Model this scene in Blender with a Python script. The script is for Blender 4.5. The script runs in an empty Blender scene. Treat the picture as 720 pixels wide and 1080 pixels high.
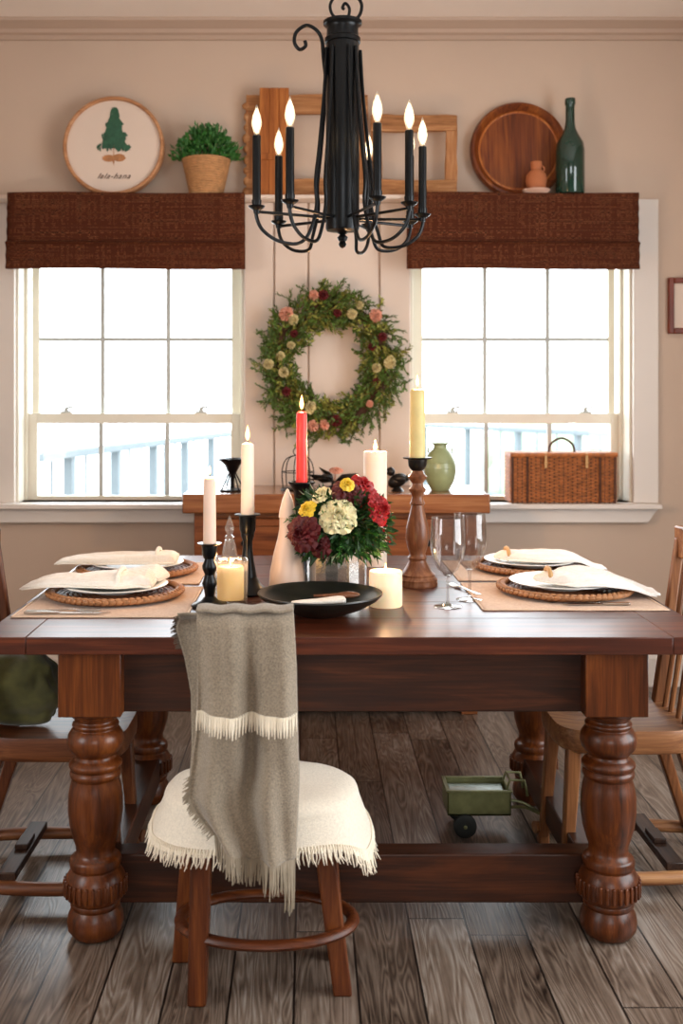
import bpy, math, random
from mathutils import Vector, Matrix, noise as mnoise
random.seed(7)
PI = math.pi
sc = bpy.context.scene
C = sc.collection
EYE = 1.35
def W(px, D): return (px - 325.0) * D / 1100.0       # metres across at distance D
def H(py, D): return EYE - (py - 420.0) * D / 1100.0  # height at distance D

def hx(h, k=1.0):
    h = h.lstrip('#')
    o = []
    for i in (0, 2, 4):
        s = int(h[i:i+2], 16) / 255.0
        o.append((s / 12.92 if s <= 0.04045 else ((s + 0.055) / 1.055) ** 2.4) * k)
    return (o[0], o[1], o[2], 1.0)

# ------------------------------------------------------------------ materials
def newmat(name):
    m = bpy.data.materials.new(name); m.use_nodes = True
    nt = m.node_tree; b = nt.nodes['Principled BSDF']
    return m, nt, b
def N(nt, t, **kw):
    n = nt.nodes.new(t)
    for k, v in kw.items():
        setattr(n, k, v)
    return n
def ramp(nt, fac, stops):
    r = N(nt, 'ShaderNodeValToRGB'); e = r.color_ramp.elements
    e[0].position, e[0].color = stops[0]
    e[1].position, e[1].color = stops[-1]
    for p, c in stops[1:-1]:
        x = e.new(p); x.color = c
    nt.links.new(fac, r.inputs[0]); return r.outputs[0]
def objcoord(nt, scale=(1, 1, 1), rot=(0, 0, 0)):
    t = N(nt, 'ShaderNodeTexCoord'); m = N(nt, 'ShaderNodeMapping')
    m.inputs['Scale'].default_value = scale; m.inputs['Rotation'].default_value = rot
    nt.links.new(t.outputs['Object'], m.inputs[0]); return m.outputs[0]
def noisetex(nt, vec, scale, detail=4, rough=.55, dist=0):
    n = N(nt, 'ShaderNodeTexNoise'); n.inputs['Scale'].default_value = scale
    n.inputs['Detail'].default_value = detail; n.inputs['Roughness'].default_value = rough
    n.inputs['Distortion'].default_value = dist
    nt.links.new(vec, n.inputs['Vector']); return n.outputs[0]
def bump(nt, b, h, strength, dist=.002):
    n = N(nt, 'ShaderNodeBump'); n.inputs['Strength'].default_value = strength
    n.inputs['Distance'].default_value = dist
    nt.links.new(h, n.inputs['Height']); nt.links.new(n.outputs[0], b.inputs['Normal'])
def simple(name, col, rough=.6, var=.12, scale=12, metal=0, bmp=.1, spec=.5, sheen=0, coat=0, sss=0, bscale=None):
    m, nt, b = newmat(name)
    v = objcoord(nt); f = noisetex(nt, v, scale)
    a = tuple(min(1, x * (1 + var)) for x in col[:3]) + (1,); d = tuple(x * (1 - var) for x in col[:3]) + (1,)
    nt.links.new(ramp(nt, f, [(.3, d), (.7, a)]), b.inputs['Base Color'])
    b.inputs['Roughness'].default_value = rough; b.inputs['Metallic'].default_value = metal
    b.inputs['Specular IOR Level'].default_value = spec
    b.inputs['Sheen Weight'].default_value = sheen; b.inputs['Coat Weight'].default_value = coat
    if sss:
        b.inputs['Subsurface Weight'].default_value = sss
        b.inputs['Subsurface Radius'].default_value = (.03, .015, .008)
    if bmp: bump(nt, b, noisetex(nt, v, bscale or scale * 6, 3), bmp)
    return m
def wood(name, dark, mid, light, axis='x', rough=.35, coat=.0, s=1.0, bmp=.25, spec=.3, ring=1.0):
    m, nt, b = newmat(name)
    st = {'x': (.9, 11, 11), 'y': (11, .9, 11), 'z': (11, 11, .9)}[axis]
    v = objcoord(nt, tuple(q * s for q in st))
    f1 = noisetex(nt, v, 1.6, 5, .6, 1.2 * ring)
    st2 = {'x': (3, 90, 90), 'y': (90, 3, 90), 'z': (90, 90, 3)}[axis]
    f2 = noisetex(nt, objcoord(nt, tuple(q * s for q in st2)), 1.5, 3, .6, .2)
    mx = N(nt, 'ShaderNodeMix'); mx.inputs[0].default_value = .35
    nt.links.new(f1, mx.inputs[2]); nt.links.new(f2, mx.inputs[3])
    nt.links.new(ramp(nt, mx.outputs[0], [(.32, dark), (.5, mid), (.68, light)]), b.inputs['Base Color'])
    b.inputs['Roughness'].default_value = rough
    b.inputs['Coat Weight'].default_value = coat; b.inputs['Coat Roughness'].default_value = .25
    b.inputs['Specular IOR Level'].default_value = spec
    bump(nt, b, f2, bmp, .001)
    return m
def weave(name, c1, c2, scale=300, rough=.9, bmp=.6):
    m, nt, b = newmat(name)
    v = objcoord(nt)
    w1 = N(nt, 'ShaderNodeTexWave', bands_direction='X'); w1.inputs['Scale'].default_value = scale / 6.28 * 1.2
    w2 = N(nt, 'ShaderNodeTexWave', bands_direction='Z'); w2.inputs['Scale'].default_value = scale / 6.28 * 1.2
    for w in (w1, w2):
        w.inputs['Distortion'].default_value = 1.0; nt.links.new(v, w.inputs[0])
    mu = N(nt, 'ShaderNodeMath', operation='MULTIPLY'); nt.links.new(w1.outputs['Fac'], mu.inputs[0]); nt.links.new(w2.outputs['Fac'], mu.inputs[1])
    ns = noisetex(nt, v, 130, 3, .7)
    ad = N(nt, 'ShaderNodeMath', operation='ADD'); nt.links.new(mu.outputs[0], ad.inputs[0]); nt.links.new(ns, ad.inputs[1])
    nt.links.new(ramp(nt, ad.outputs[0], [(.4, c1), (1.0, c2)]), b.inputs['Base Color'])
    b.inputs['Roughness'].default_value = rough; b.inputs['Sheen Weight'].default_value = .2
    b.inputs['Specular IOR Level'].default_value = .15
    bump(nt, b, ad.outputs[0], bmp, .002)
    return m
def emis(name, col, strength, base=None):
    m, nt, b = newmat(name)
    b.inputs['Base Color'].default_value = base or col
    b.inputs['Emission Color'].default_value = col
    f = noisetex(nt, objcoord(nt), 30, 2)
    ma = N(nt, 'ShaderNodeMapRange'); ma.inputs['To Min'].default_value = strength * .8; ma.inputs['To Max'].default_value = strength * 1.2
    nt.links.new(f, ma.inputs[0]); nt.links.new(ma.outputs[0], b.inputs['Emission Strength'])
    return m
def glassy(name, tint=(1, 1, 1, 1), gloss_rough=.02, edge=1.0, wavy=0, milky=0):
    """clear thin glass: transparent body with fresnel reflections"""
    m, nt, b = newmat(name); nt.nodes.remove(b)
    out = nt.nodes['Material Output']
    tr = N(nt, 'ShaderNodeBsdfTransparent'); tr.inputs[0].default_value = tint
    gl = N(nt, 'ShaderNodeBsdfGlossy'); gl.inputs['Roughness'].default_value = gloss_rough
    fr = N(nt, 'ShaderNodeLayerWeight'); fr.inputs[0].default_value = .5
    pw = N(nt, 'ShaderNodeMath', operation='POWER'); pw.inputs[1].default_value = 3.5
    mu = N(nt, 'ShaderNodeMath', operation='MULTIPLY_ADD'); mu.inputs[1].default_value = .75 * edge; mu.inputs[2].default_value = .045 * edge; mu.use_clamp = True
    nt.links.new(fr.outputs['Facing'], pw.inputs[0]); nt.links.new(pw.outputs[0], mu.inputs[0])
    mx = N(nt, 'ShaderNodeMixShader')
    nt.links.new(mu.outputs[0], mx.inputs[0]); nt.links.new(tr.outputs[0], mx.inputs[1]); nt.links.new(gl.outputs[0], mx.inputs[2])
    if milky:
        m2 = N(nt, 'ShaderNodeMixShader'); m2.inputs[0].default_value = milky; df = N(nt, 'ShaderNodeBsdfTranslucent')
        nt.links.new(mx.outputs[0], m2.inputs[1]); nt.links.new(df.outputs[0], m2.inputs[2]); nt.links.new(m2.outputs[0], out.inputs[0])
    else: nt.links.new(mx.outputs[0], out.inputs[0])
    if wavy:
        bp = N(nt, 'ShaderNodeBump'); bp.inputs['Strength'].default_value = wavy; bp.inputs['Distance'].default_value = .004
        nt.links.new(noisetex(nt, objcoord(nt), 40, 2), bp.inputs['Height'])
        nt.links.new(bp.outputs[0], gl.inputs['Normal']); nt.links.new(bp.outputs[0], fr.inputs['Normal'])
    return m

M = {}
M['wall'] = simple('wall_paint', hx('#c8b3a1'), .85, .03, 2, bmp=.06, spec=.2, bscale=120)
M['white'] = simple('white_trim_paint', hx('#ded6ce'), .5, .02, 3, bmp=.03)
M['panel'] = simple('white_panel_paint', hx('#d9c9bc'), .55, .02, 3, bmp=.03)
M['crown'] = simple('crown_paint_shaded', hx('#baa493'), .7, .02, 3, bmp=.03)  # brown tone carries the moulding's shade in its colour
M['ceil'] = simple('ceiling_paint', hx('#f0e8e0'), .85, .02, 3, bmp=.04)
M['sash'] = simple('sash_paint', hx('#e4dfd0'), .45, .02, 5, bmp=.02)
M['muntin'] = simple('muntin_grey_paint', hx('#b9bcb8'), .5, .02, 5, bmp=.02)
TD, TM, TL = hx('#190a04'), hx('#341708'), hx('#552a12')  # apron and stretcher browns, darkened to paint in shade under the top
M['table_x'] = wood('table_wood_lengthwise_shaded', TD, TM, TL, 'x', .42, .08, spec=.35)
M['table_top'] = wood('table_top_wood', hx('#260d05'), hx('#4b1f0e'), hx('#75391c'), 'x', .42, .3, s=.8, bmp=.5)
M['table_y'] = wood('table_wood_crosswise_shaded', TD, TM, TL, 'y', .4, .15, spec=.35)
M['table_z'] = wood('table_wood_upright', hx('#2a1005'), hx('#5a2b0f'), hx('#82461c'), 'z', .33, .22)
M['side_x'] = wood('sideboard_wood', hx('#4a2210'), hx('#74401f'), hx('#925a34'), 'x', .45, .08)
M['side_top'] = wood('sideboard_top_wood', hx('#5a2c16'), hx('#84502c'), hx('#a07046'), 'x', .25, .5)
M['chair_x'] = wood('chair_wood', hx('#5b3520'), hx('#8c5c39'), hx('#b58558'), 'x', .4, .15)
M['chair_z'] = wood('chair_leg_wood', hx('#4b2915'), hx('#7b4c2c'), hx('#a06c42'), 'z', .4, .15)
M['dchair_x'] = wood('dark_chair_wood', hx('#3a1d10'), hx('#6a3c22'), hx('#8a5733'), 'x', .4, .15)
M['dchair_z'] = wood('dark_chair_leg_wood', hx('#34190d'), hx('#5e321b'), hx('#7f4c2b'), 'z', .4, .15)
M['stool'] = wood('stool_wood', hx('#2f1306'), hx('#592a10'), hx('#7c441e'), 'z', .42, .1)
M['stool_x'] = wood('stool_ring_wood', hx('#2f1306'), hx('#592a10'), hx('#7c441e'), 'x', .42, .1)
M['rustic_x'] = wood('rustic_wood_x', hx('#6e4426'), hx('#a8754a'), hx('#c99c70'), 'x', .75, 0, 1.2, .6)
M['rustic_z'] = wood('rustic_wood_z', hx('#6e4426'), hx('#a67248'), hx('#c7986c'), 'z', .75, 0, 1.2, .6)
M['plank'] = wood('plank_wood', hx('#6e3612'), hx('#a35f2a'), hx('#c07d3e'), 'z', .6, 0, 1.5, .4)
M['tray_rim'] = wood('tray_rim_wood', hx('#3a1606'), hx('#6e3412'), hx('#96541f'), 'z', .45, .1)
M['tray_face'] = wood('tray_face_wood', hx('#5a2a0e'), hx('#a35a26'), hx('#cc8646'), 'z', .45, .1, .7)
M['stick'] = wood('turned_candlestick_wood', hx('#4b2a1c'), hx('#77492f'), hx('#9a6a4a'), 'z', .35, .2)
M['pic'] = wood('picture_frame_wood', hx('#4b1c0c'), hx('#752f16'), hx('#8e4426'), 'z', .4, .1)
M['darkwood'] = wood('dark_stretcher_wood', hx('#1d120d'), hx('#3a261c'), hx('#5a4030'), 'y', .45)
M['hoop'] = wood('hoop_wood', hx('#6f4a2c'), hx('#9c7350'), hx('#b98f6a'), 'z', .5, 0)
M['iron'] = simple('black_iron', hx('#121416'), .3, .15, 20, metal=.6, bmp=.15, spec=.5)
M['iron2'] = simple('dark_pewter', hx('#26221f'), .35, .2, 25, metal=.7, bmp=.2)
M['bowl'] = simple('charcoal_glaze', hx('#1a1c18'), .36, .3, 18, bmp=.15)
M['silver'] = simple('steel', hx('#b9b2aa'), .2, .1, 15, metal=1, bmp=.0)
M['mercury'] = simple('mercury_glass', hx('#e6e4de'), .16, .12, 22, metal=.9, bmp=.5, bscale=30)
M['waxwhite'] = simple('ivory_wax', hx('#f1e1cf'), .5, .03, 12, bmp=.04, sss=.25)
M['waxpink'] = simple('blush_wax', hx('#efd0bb'), .5, .03, 12, bmp=.04, sss=.25)
M['waxred'] = simple('coral_red_wax', hx('#e0352f'), .4, .05, 12, bmp=.04, sss=.2)
M['waxyel'] = simple('beeswax', hx('#d6c384'), .5, .08, 20, bmp=.08, sss=.2)
M['waxglow'] = simple('glowing_ivory_wax', hx('#f6e6c8'), .5, .03, 12, bmp=.04, sss=.8)
M['waxvotive'] = simple('glowing_amber_wax', hx('#f3d59a'), .5, .03, 12, bmp=.04, sss=.8)
M['wick'] = simple('burnt_wick', hx('#1a1512'), .9, .1)
M['bulbglass'] = glassy('bulb_glass', (1, .96, .88, 1), .05, 1.3, 0, milky=.3)
M['flame'] = emis('candle_flame', (1.0, .52, .16, 1), 7)
M['bulb'] = emis('bulb_filament_glow', (1.0, .72, .42, 1), 9)
M['ceramic'] = simple('blush_white_ceramic', hx('#e6d2c4'), .35, .02, 6, bmp=.02)
M['plate'] = simple('white_porcelain', hx('#eceeea'), .32, .01, 6, bmp=0)
M['teal'] = simple('green_bottle_glass', hx('#12352b'), .12, .15, 8, bmp=.02, coat=.5)
M['terra'] = simple('terracotta', hx('#b06a42'), .8, .08, 20, bmp=.1)
M['saucer'] = simple('pink_saucer_glaze', hx('#d8b3a0'), .5, .05, 20, bmp=.02)
M['sage'] = simple('sage_glaze', hx('#8d9a72'), .3, .15, 14, bmp=.05, coat=.3)
M['linen'] = simple('taupe_linen', hx('#948775'), .95, .3, 260, bmp=.9, spec=.1, sheen=.35, bscale=330)
M['cream'] = simple('cream_cotton', hx('#ece2d0'), .95, .1, 220, bmp=.8, spec=.1, sheen=.2, bscale=420)
M['creamthread'] = simple('cream_thread', hx('#efe4cf'), .9, .06, 60, bmp=.1)
M['taupethread'] = simple('taupe_thread', hx('#a0937f'), .9, .1, 60, bmp=.1)
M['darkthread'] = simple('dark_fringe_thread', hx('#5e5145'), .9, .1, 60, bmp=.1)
M['napkin'] = weave('ivory_napkin_cotton', hx('#eae3d6'), hx('#fcf8f0'), 500, bmp=.3)
M['napkinw'] = weave('white_napkin_cotton', hx('#efece6'), hx('#fffdf8'), 500, bmp=.3)
M['mat'] = weave('blush_placemat_linen', hx('#c6a488'), hx('#e6ccb2'), 500, bmp=.3)
M['olive'] = simple('olive_velvet', hx('#4b481f'), .85, .4, 14, bmp=.6, sheen=.3, bscale=25)
M['rattan'] = simple('brown_rattan', hx('#7a4a2c'), .55, .35, 60, bmp=.4)
M['rattan_l'] = simple('tan_rattan', hx('#a5734a'), .55, .3, 60, bmp=.4)
M['wicker'] = simple('red_brown_wicker', hx('#b06c3c'), .5, .4, 40, bmp=.4)
M['wicker_d'] = simple('dark_wicker', hx('#4f2a18'), .5, .3, 40, bmp=.4)
M['raffia'] = simple('raffia_pot', hx('#b88a5c'), .75, .2, 50, bmp=.5)
M['soil'] = simple('potting_soil', hx('#2a1d14'), .95, .3, 60, bmp=.6)
M['leaf'] = simple('leaf_green', hx('#1d4217'), .5, .5, 25, bmp=0)
M['leaf2'] = simple('boxwood_green', hx('#2f6b26'), .5, .4, 40, bmp=0)
M['leafw'] = simple('wreath_green', hx('#4f6a26'), .6, .5, 20, bmp=0)
M['leafw2'] = simple('wreath_olive', hx('#8a8c3c'), .6, .4, 20, bmp=0)
M['twig'] = simple('twig_brown', hx('#4a3020'), .8, .3, 30, bmp=.3)
M['maroon'] = simple('maroon_petal', hx('#560b10'), .55, .3, 30, bmp=.1)
M['redpetal'] = simple('red_petal', hx('#9c1015'), .5, .3, 30, bmp=.1)
M['creampetal'] = simple('cream_petal', hx('#eadfae'), .5, .12, 30, bmp=.1, sss=.15)
M['yellowpetal'] = simple('yellow_petal', hx('#e8c22e'), .5, .15, 30, bmp=.1)
M['peach'] = simple('peach_petal', hx('#c98e78'), .6, .4, 30, bmp=.1)
M['palewreath'] = simple('dried_cream_petal', hx('#bdb080'), .7, .4, 30, bmp=.1)
M['toygreen'] = simple('olive_enamel', hx('#77764c'), .35, .2, 30, metal=.3, bmp=.1)
M['toyliner'] = simple('pale_tin_liner', hx('#c9d3cc'), .25, .1, 30, metal=.5, bmp=.1)
M['rubber'] = simple('black_rubber', hx('#1b1c18'), .7, .2, 30, bmp=.2)
M['paper'] = simple('ivory_paper', hx('#dccabb'), .8, .02, 5, bmp=0)
M['bamboo'] = wood('sign_rim_wood', hx('#8a5a38'), hx('#b9855c'), hx('#d0a27c'), 'x', .5, .1)
M['printgreen'] = simple('printed_green', hx('#2f5a44'), .8, .3, 60, bmp=0)
M['printtan'] = simple('printed_tan', hx('#b07a50'), .8, .3, 60, bmp=0)
M['printdark'] = simple('printed_brown', hx('#5a4438'), .8, .1, 60, bmp=0)
M['brass'] = simple('antique_brass', hx('#9c7b48'), .35, .1, 20, metal=1, bmp=0)
M['leather'] = simple('leather_strap', hx('#c9a06a'), .6, .1, 20, bmp=.2)
M['pane'] = glassy('window_glass', (.97, .99, 1, 1), .01, .6)
M['clear'] = glassy('clear_crystal', (.93, .92, .9, 1), .02, 1.4, .1, milky=.1)
M['wine'] = glassy('wine_glass', (.88, .86, .85, 1), .01, 1.5, milky=.02)
M['rail'] = simple('weathered_rail', hx('#5f686c'), .8, .05, 8, bmp=0)
M['deck'] = simple('bleached_deck', hx('#b9bdbd'), .8, .05, 3, bmp=0)
M['hedge'] = simple('pale_hedge', hx('#8fa284'), .8, .3, 5, bmp=0)
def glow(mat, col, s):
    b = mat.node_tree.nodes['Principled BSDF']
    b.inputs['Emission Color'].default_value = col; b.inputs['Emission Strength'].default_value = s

def mat_floor():
    m, nt, b = newmat('weathered_plank_floor')
    PWD = .1455; L = nt.links
    t = N(nt, 'ShaderNodeTexCoord'); s = N(nt, 'ShaderNodeSeparateXYZ'); L.new(t.outputs['Object'], s.inputs[0])
    def mth(op, a, bb=None, c=None):
        n = N(nt, 'ShaderNodeMath', operation=op)
        for i, q in enumerate((a, bb, c)):
            if q is None: continue
            if isinstance(q, (int, float)): n.inputs[i].default_value = q
            else: L.new(q, n.inputs[i])
        return n.outputs[0]
    xs = mth('DIVIDE', mth('SUBTRACT', s.outputs[0], .4045), PWD)
    ix = mth('FLOOR', xs); fx = mth('FRACT', xs)
    wn = N(nt, 'ShaderNodeTexWhiteNoise', noise_dimensions='1D'); L.new(ix, wn.inputs['W'])
    ys = mth('ADD', mth('DIVIDE', s.outputs[1], 1.5), mth('MULTIPLY', wn.outputs[0], 7.3))
    iy = mth('FLOOR', ys); fy = mth('FRACT', ys)
    cb = N(nt, 'ShaderNodeCombineXYZ'); L.new(ix, cb.inputs[0]); L.new(iy, cb.inputs[1])
    w2 = N(nt, 'ShaderNodeTexWhiteNoise', noise_dimensions='2D'); L.new(cb.outputs[0], w2.inputs['Vector'])
    # grain coordinates shifted per plank
    cg = N(nt, 'ShaderNodeCombineXYZ')
    L.new(mth('ADD', mth('MULTIPLY', s.outputs[0], 16), mth('MULTIPLY', w2.outputs[0], 37)), cg.inputs[0])
    L.new(mth('ADD', mth('MULTIPLY', s.outputs[1], 1.6), mth('MULTIPLY', w2.outputs[0], 11)), cg.inputs[1])
    L.new(mth('MULTIPLY', w2.outputs[0], 19), cg.inputs[2])
    g = N(nt, 'ShaderNodeTexNoise'); g.inputs['Scale'].default_value = .9; g.inputs['Detail'].default_value = 2; g.inputs['Distortion'].default_value = 1.0
    L.new(cg.outputs[0], g.inputs['Vector'])
    # contour rings = cathedral grain
    ring = mth('ABSOLUTE', mth('SUBTRACT', mth('FRACT', mth('MULTIPLY', g.outputs[0], 13)), .5))
    ring = mth('MULTIPLY', ring, 2)
    cg2 = N(nt, 'ShaderNodeCombineXYZ'); L.new(mth('MULTIPLY', s.outputs[0], 160), cg2.inputs[0]); L.new(mth('MULTIPLY', s.outputs[1], 6), cg2.inputs[1]); L.new(w2.outputs[0], cg2.inputs[2])
    fine = N(nt, 'ShaderNodeTexNoise'); fine.inputs['Scale'].default_value = 1; fine.inputs['Detail'].default_value = 4; L.new(cg2.outputs[0], fine.inputs['Vector'])
    blotch = noisetex(nt, objcoord(nt, (3, 1.2, 1)), 1.8, 4, .6)
    f = mth('ADD', mth('MULTIPLY', ring, .22), mth('MULTIPLY', fine.outputs[0], .38))
    f = mth('ADD', f, mth('MULTIPLY', w2.outputs[0], .22))
    f = mth('ADD', f, mth('MULTIPLY', blotch, .5))
    col = ramp(nt, f, [(.37, hx('#1d1410')), (.54, hx('#54453a')), (.74, hx('#7a6a5d')), (.98, hx('#a39a90'))])
    # seams
    ex = mth('MINIMUM', fx, mth('SUBTRACT', 1, fx)); ey = mth('MINIMUM', fy, mth('SUBTRACT', 1, fy))
    sx = mth('LESS_THAN', ex, .018); sy = mth('LESS_THAN', ey, .0014)
    seam = mth('MAXIMUM', sx, sy)
    mx = N(nt, 'ShaderNodeMix', data_type='RGBA'); L.new(seam, mx.inputs[0]); L.new(col, mx.inputs[6]); mx.inputs[7].default_value = hx('#1c1613')
    L.new(mx.outputs[2], b.inputs['Base Color'])
    b.inputs['Roughness'].default_value = .32
    h = mth('SUBTRACT', mth('MULTIPLY', f, .5), mth('MULTIPLY', seam, 1.0))
    bump(nt, b, h, .5, .003)
    return m
M['floor'] = mat_floor()

def mat_shade():
    m, nt, b = newmat('woven_wood_shade'); L = nt.links
    v = objcoord(nt)
    w = N(nt, 'ShaderNodeTexWave', bands_direction='Z'); w.inputs['Scale'].default_value = 38; w.inputs['Distortion'].default_value = .6; w.inputs['Detail'].default_value = 2
    L.new(v, w.inputs[0])
    n1 = noisetex(nt, objcoord(nt, (2, 2, 200)), 1, 2)
    n2 = noisetex(nt, objcoord(nt, (75, 75, .6)), 1, 2)
    a = N(nt, 'ShaderNodeMath', operation='ADD'); L.new(n1, a.inputs[0]); L.new(n2, a.inputs[1])
    a2 = N(nt, 'ShaderNodeMath', operation='MULTIPLY_ADD'); a2.inputs[1].default_value = .35; L.new(w.outputs['Fac'], a2.inputs[0]); L.new(a.outputs[0], a2.inputs[2])
    L.new(ramp(nt, a2.outputs[0], [(.85, hx('#180904')), (1.08, hx('#4c2413')), (1.38, hx('#98603e'))]), b.inputs['Base Color'])
    b.inputs['Roughness'].default_value = .8; b.inputs['Specular IOR Level'].default_value = .15; bump(nt, b, a2.outputs[0], .8, .004)
    return m
M['shade'] = mat_shade()

# ------------------------------------------------------------------ mesh builder
class MB:
    def __init__(s): s.v = []; s.f = []
    def add(s, vs, fs, mat=None):
        o = len(s.v)
        s.v += [tuple(mat @ Vector(p)) if mat else tuple(p) for p in vs]
        s.f += [tuple(i + o for i in f) for f in fs]
    def box(s, x0, x1, y0, y1, z0, z1, mat=None, ch=0.0):
        if x0 > x1: x0, x1 = x1, x0
        if y0 > y1: y0, y1 = y1, y0
        if z0 > z1: z0, z1 = z1, z0
        vs = [(x, y, z) for z in (z0, z1) for y in (y0, y1) for x in (x0, x1)]
        s.add(vs, [(0, 2, 3, 1), (4, 5, 7, 6), (0, 1, 5, 4), (2, 6, 7, 3), (0, 4, 6, 2), (1, 3, 7, 5)], mat)
        return s
    def lathe(s, prof, seg=32, cx=0, cy=0, mat=None, a=0, sy=1.0):
        vs = []; fs = []; n = len(prof)
        for j in range(seg):
            t = 2 * PI * j / seg + a
            for r, z in prof: vs.append((cx + r * math.cos(t), cy + r * sy * math.sin(t), z))
        for j in range(seg):
            k = (j + 1) % seg
            for i in range(n - 1):
                fs.append((j * n + i, k * n + i, k * n + i + 1, j * n + i + 1))
        if prof[0][0] > 1e-5: fs.append(tuple(j * n for j in range(seg))[::-1])
        if prof[-1][0] > 1e-5: fs.append(tuple(j * n + n - 1 for j in range(seg)))
        s.add(vs, fs, mat); return s
    def tube(s, path, r, seg=8, closed=False, mat=None, flat=1.0):
        P = [Vector(p) for p in path]; n = len(P)
        R = r if isinstance(r, (list, tuple)) else [r] * n
        T = []
        for i in range(n):
            if closed: d = P[(i + 1) % n] - P[i - 1]
            else: d = P[min(i + 1, n - 1)] - P[max(i - 1, 0)]
            T.append(d.normalized() if d.length > 1e-9 else Vector((0, 0, 1)))
        up = Vector((0, 0, 1)) if abs(T[0].z) < .9 else Vector((1, 0, 0))
        nrm = T[0].cross(up).normalized(); vs = []; fs = []
        for i in range(n):
            nrm = (nrm - T[i] * nrm.dot(T[i]))
            nrm = nrm.normalized() if nrm.length > 1e-9 else T[i].orthogonal().normalized()
            bn = T[i].cross(nrm)
            for j in range(seg):
                t = 2 * PI * j / seg
                vs.append(P[i] + nrm * (R[i] * math.cos(t)) + bn * (R[i] * flat * math.sin(t)))
        m = n if closed else n - 1
        for i in range(m):
            k = (i + 1) % n
            for j in range(seg):
                l = (j + 1) % seg
                fs.append((i * seg + j, i * seg + l, k * seg + l, k * seg + j))
        if not closed:
            fs.append(tuple(range(seg))[::-1]); fs.append(tuple((n - 1) * seg + j for j in range(seg)))
        s.add(vs, fs, mat); return s
    def ball(s, c, r, seg=12, rings=8, mat=None, ax=None):
        rx, ry, rz = r if isinstance(r, (tuple, list)) else (r, r, r)
        vs = [(0, 0, -rz)]; fs = []
        for i in range(1, rings):
            p = -PI / 2 + PI * i / rings
            for j in range(seg):
                t = 2 * PI * j / seg
                vs.append((rx * math.cos(p) * math.cos(t), ry * math.cos(p) * math.sin(t), rz * math.sin(p)))
        vs.append((0, 0, rz)); top = len(vs) - 1
        for j in range(seg):
            k = (j + 1) % seg
            fs.append((0, 1 + k, 1 + j)); fs.append((top, 1 + (rings - 2) * seg + j, 1 + (rings - 2) * seg + k))
            for i in range(rings - 2):
                fs.append((1 + i * seg + j, 1 + i * seg + k, 1 + (i + 1) * seg + k, 1 + (i + 1) * seg + j))
        mm = Matrix.Translation(Vector(c))
        if ax is not None: mm = mm @ Vector((0, 0, 1)).rotation_difference(Vector(ax).normalized()).to_matrix().to_4x4()
        if mat: mm = mat @ mm
        s.add(vs, fs, mm); return s
    def grid(s, fn, nu, nv, mat=None, wrapu=False):
        vs = [fn(i / nu, j / nv) for i in range(nu + (0 if wrapu else 1)) for j in range(nv + 1)]
        n = nv + 1; cu = nu if wrapu else nu + 1; fs = []
        for i in range(nu):
            k = (i + 1) % cu
            for j in range(nv): fs.append((i * n + j, k * n + j, k * n + j + 1, i * n + j + 1))
        s.add(vs, fs, mat); return s
    def loft(s, secs, mat=None):
        """closed sections (lists of points with equal length) skinned and capped"""
        n = len(secs[0]); vs = [p for q in secs for p in q]; fs = []
        for i in range(len(secs) - 1):
            for j in range(n):
                k = (j + 1) % n
                fs.append((i * n + j, i * n + k, (i + 1) * n + k, (i + 1) * n + j))
        fs.append(tuple(range(n))[::-1]); fs.append(tuple((len(secs) - 1) * n + j for j in range(n)))
        s.add(vs, fs, mat); return s
    def prism(s, outline, d0, d1, plane='xz', mat=None):
        """outline in a plane, extruded along the third axis"""
        n = len(outline)
        def q(p, d): return (p[0], d, p[1]) if plane == 'xz' else ((d, p[0], p[1]) if plane == 'yz' else (p[0], p[1], d))
        vs = [q(p, d0) for p in outline] + [q(p, d1) for p in outline]
        fs = [tuple(range(n))[::-1], tuple(range(n, 2 * n))] + [(i, (i + 1) % n, n + (i + 1) % n, n + i) for i in range(n)]
        s.add(vs, fs, mat); return s
    def leaf(s, p, d, l, w, up=None):
        p = Vector(p); d = Vector(d).normalized()
        side = d.cross(Vector(up) if up is not None else Vector((random.uniform(-1, 1), random.uniform(-1, 1), random.uniform(-1, 1))))
        if side.length < 1e-4: side = d.orthogonal()
        side.normalize(); nn = side.cross(d) * (w * .25)
        a = p; b = p + d * l * .45 + side * w * .5 + nn; c = p + d * l - nn; e = p + d * l * .45 - side * w * .5 + nn; m = p + d * l * .5 - nn * .3
        s.add([a, b, c, e, m], [(0, 1, 4), (1, 2, 4), (0, 4, 3), (4, 2, 3)])
    def build(s, name, mat, parent=None, smooth=True, bevel=0, solid=0, sub=0, angle=40, bseg=2, kind=None, label=None, recalc=True):
        me = bpy.data.meshes.new(name); me.from_pydata(s.v, [], s.f); me.update()
        if recalc:
            import bmesh
            b = bmesh.new(); b.from_mesh(me); bmesh.ops.recalc_face_normals(b, faces=b.faces); b.to_mesh(me); b.free()
        me.materials.append(mat)
        if smooth:
            me.polygons.foreach_set('use_smooth', [True] * len(me.polygons)); me.set_sharp_from_angle(angle=math.radians(angle))
        o = bpy.data.objects.new(name, me); C.objects.link(o)
        if parent is not None: o.parent = parent
        if solid:
            x = o.modifiers.new('solid', 'SOLIDIFY'); x.thickness = solid; x.offset = 0
        if sub:
            x = o.modifiers.new('sub', 'SUBSURF'); x.levels = sub; x.render_levels = sub
        if bevel:
            x = o.modifiers.new('bevel', 'BEVEL'); x.width = bevel; x.segments = bseg; x.limit_method = 'ANGLE'; x.angle_limit = math.radians(35)
        if kind: o['kind'] = kind
        if label: o['label'] = label
        return o

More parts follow.
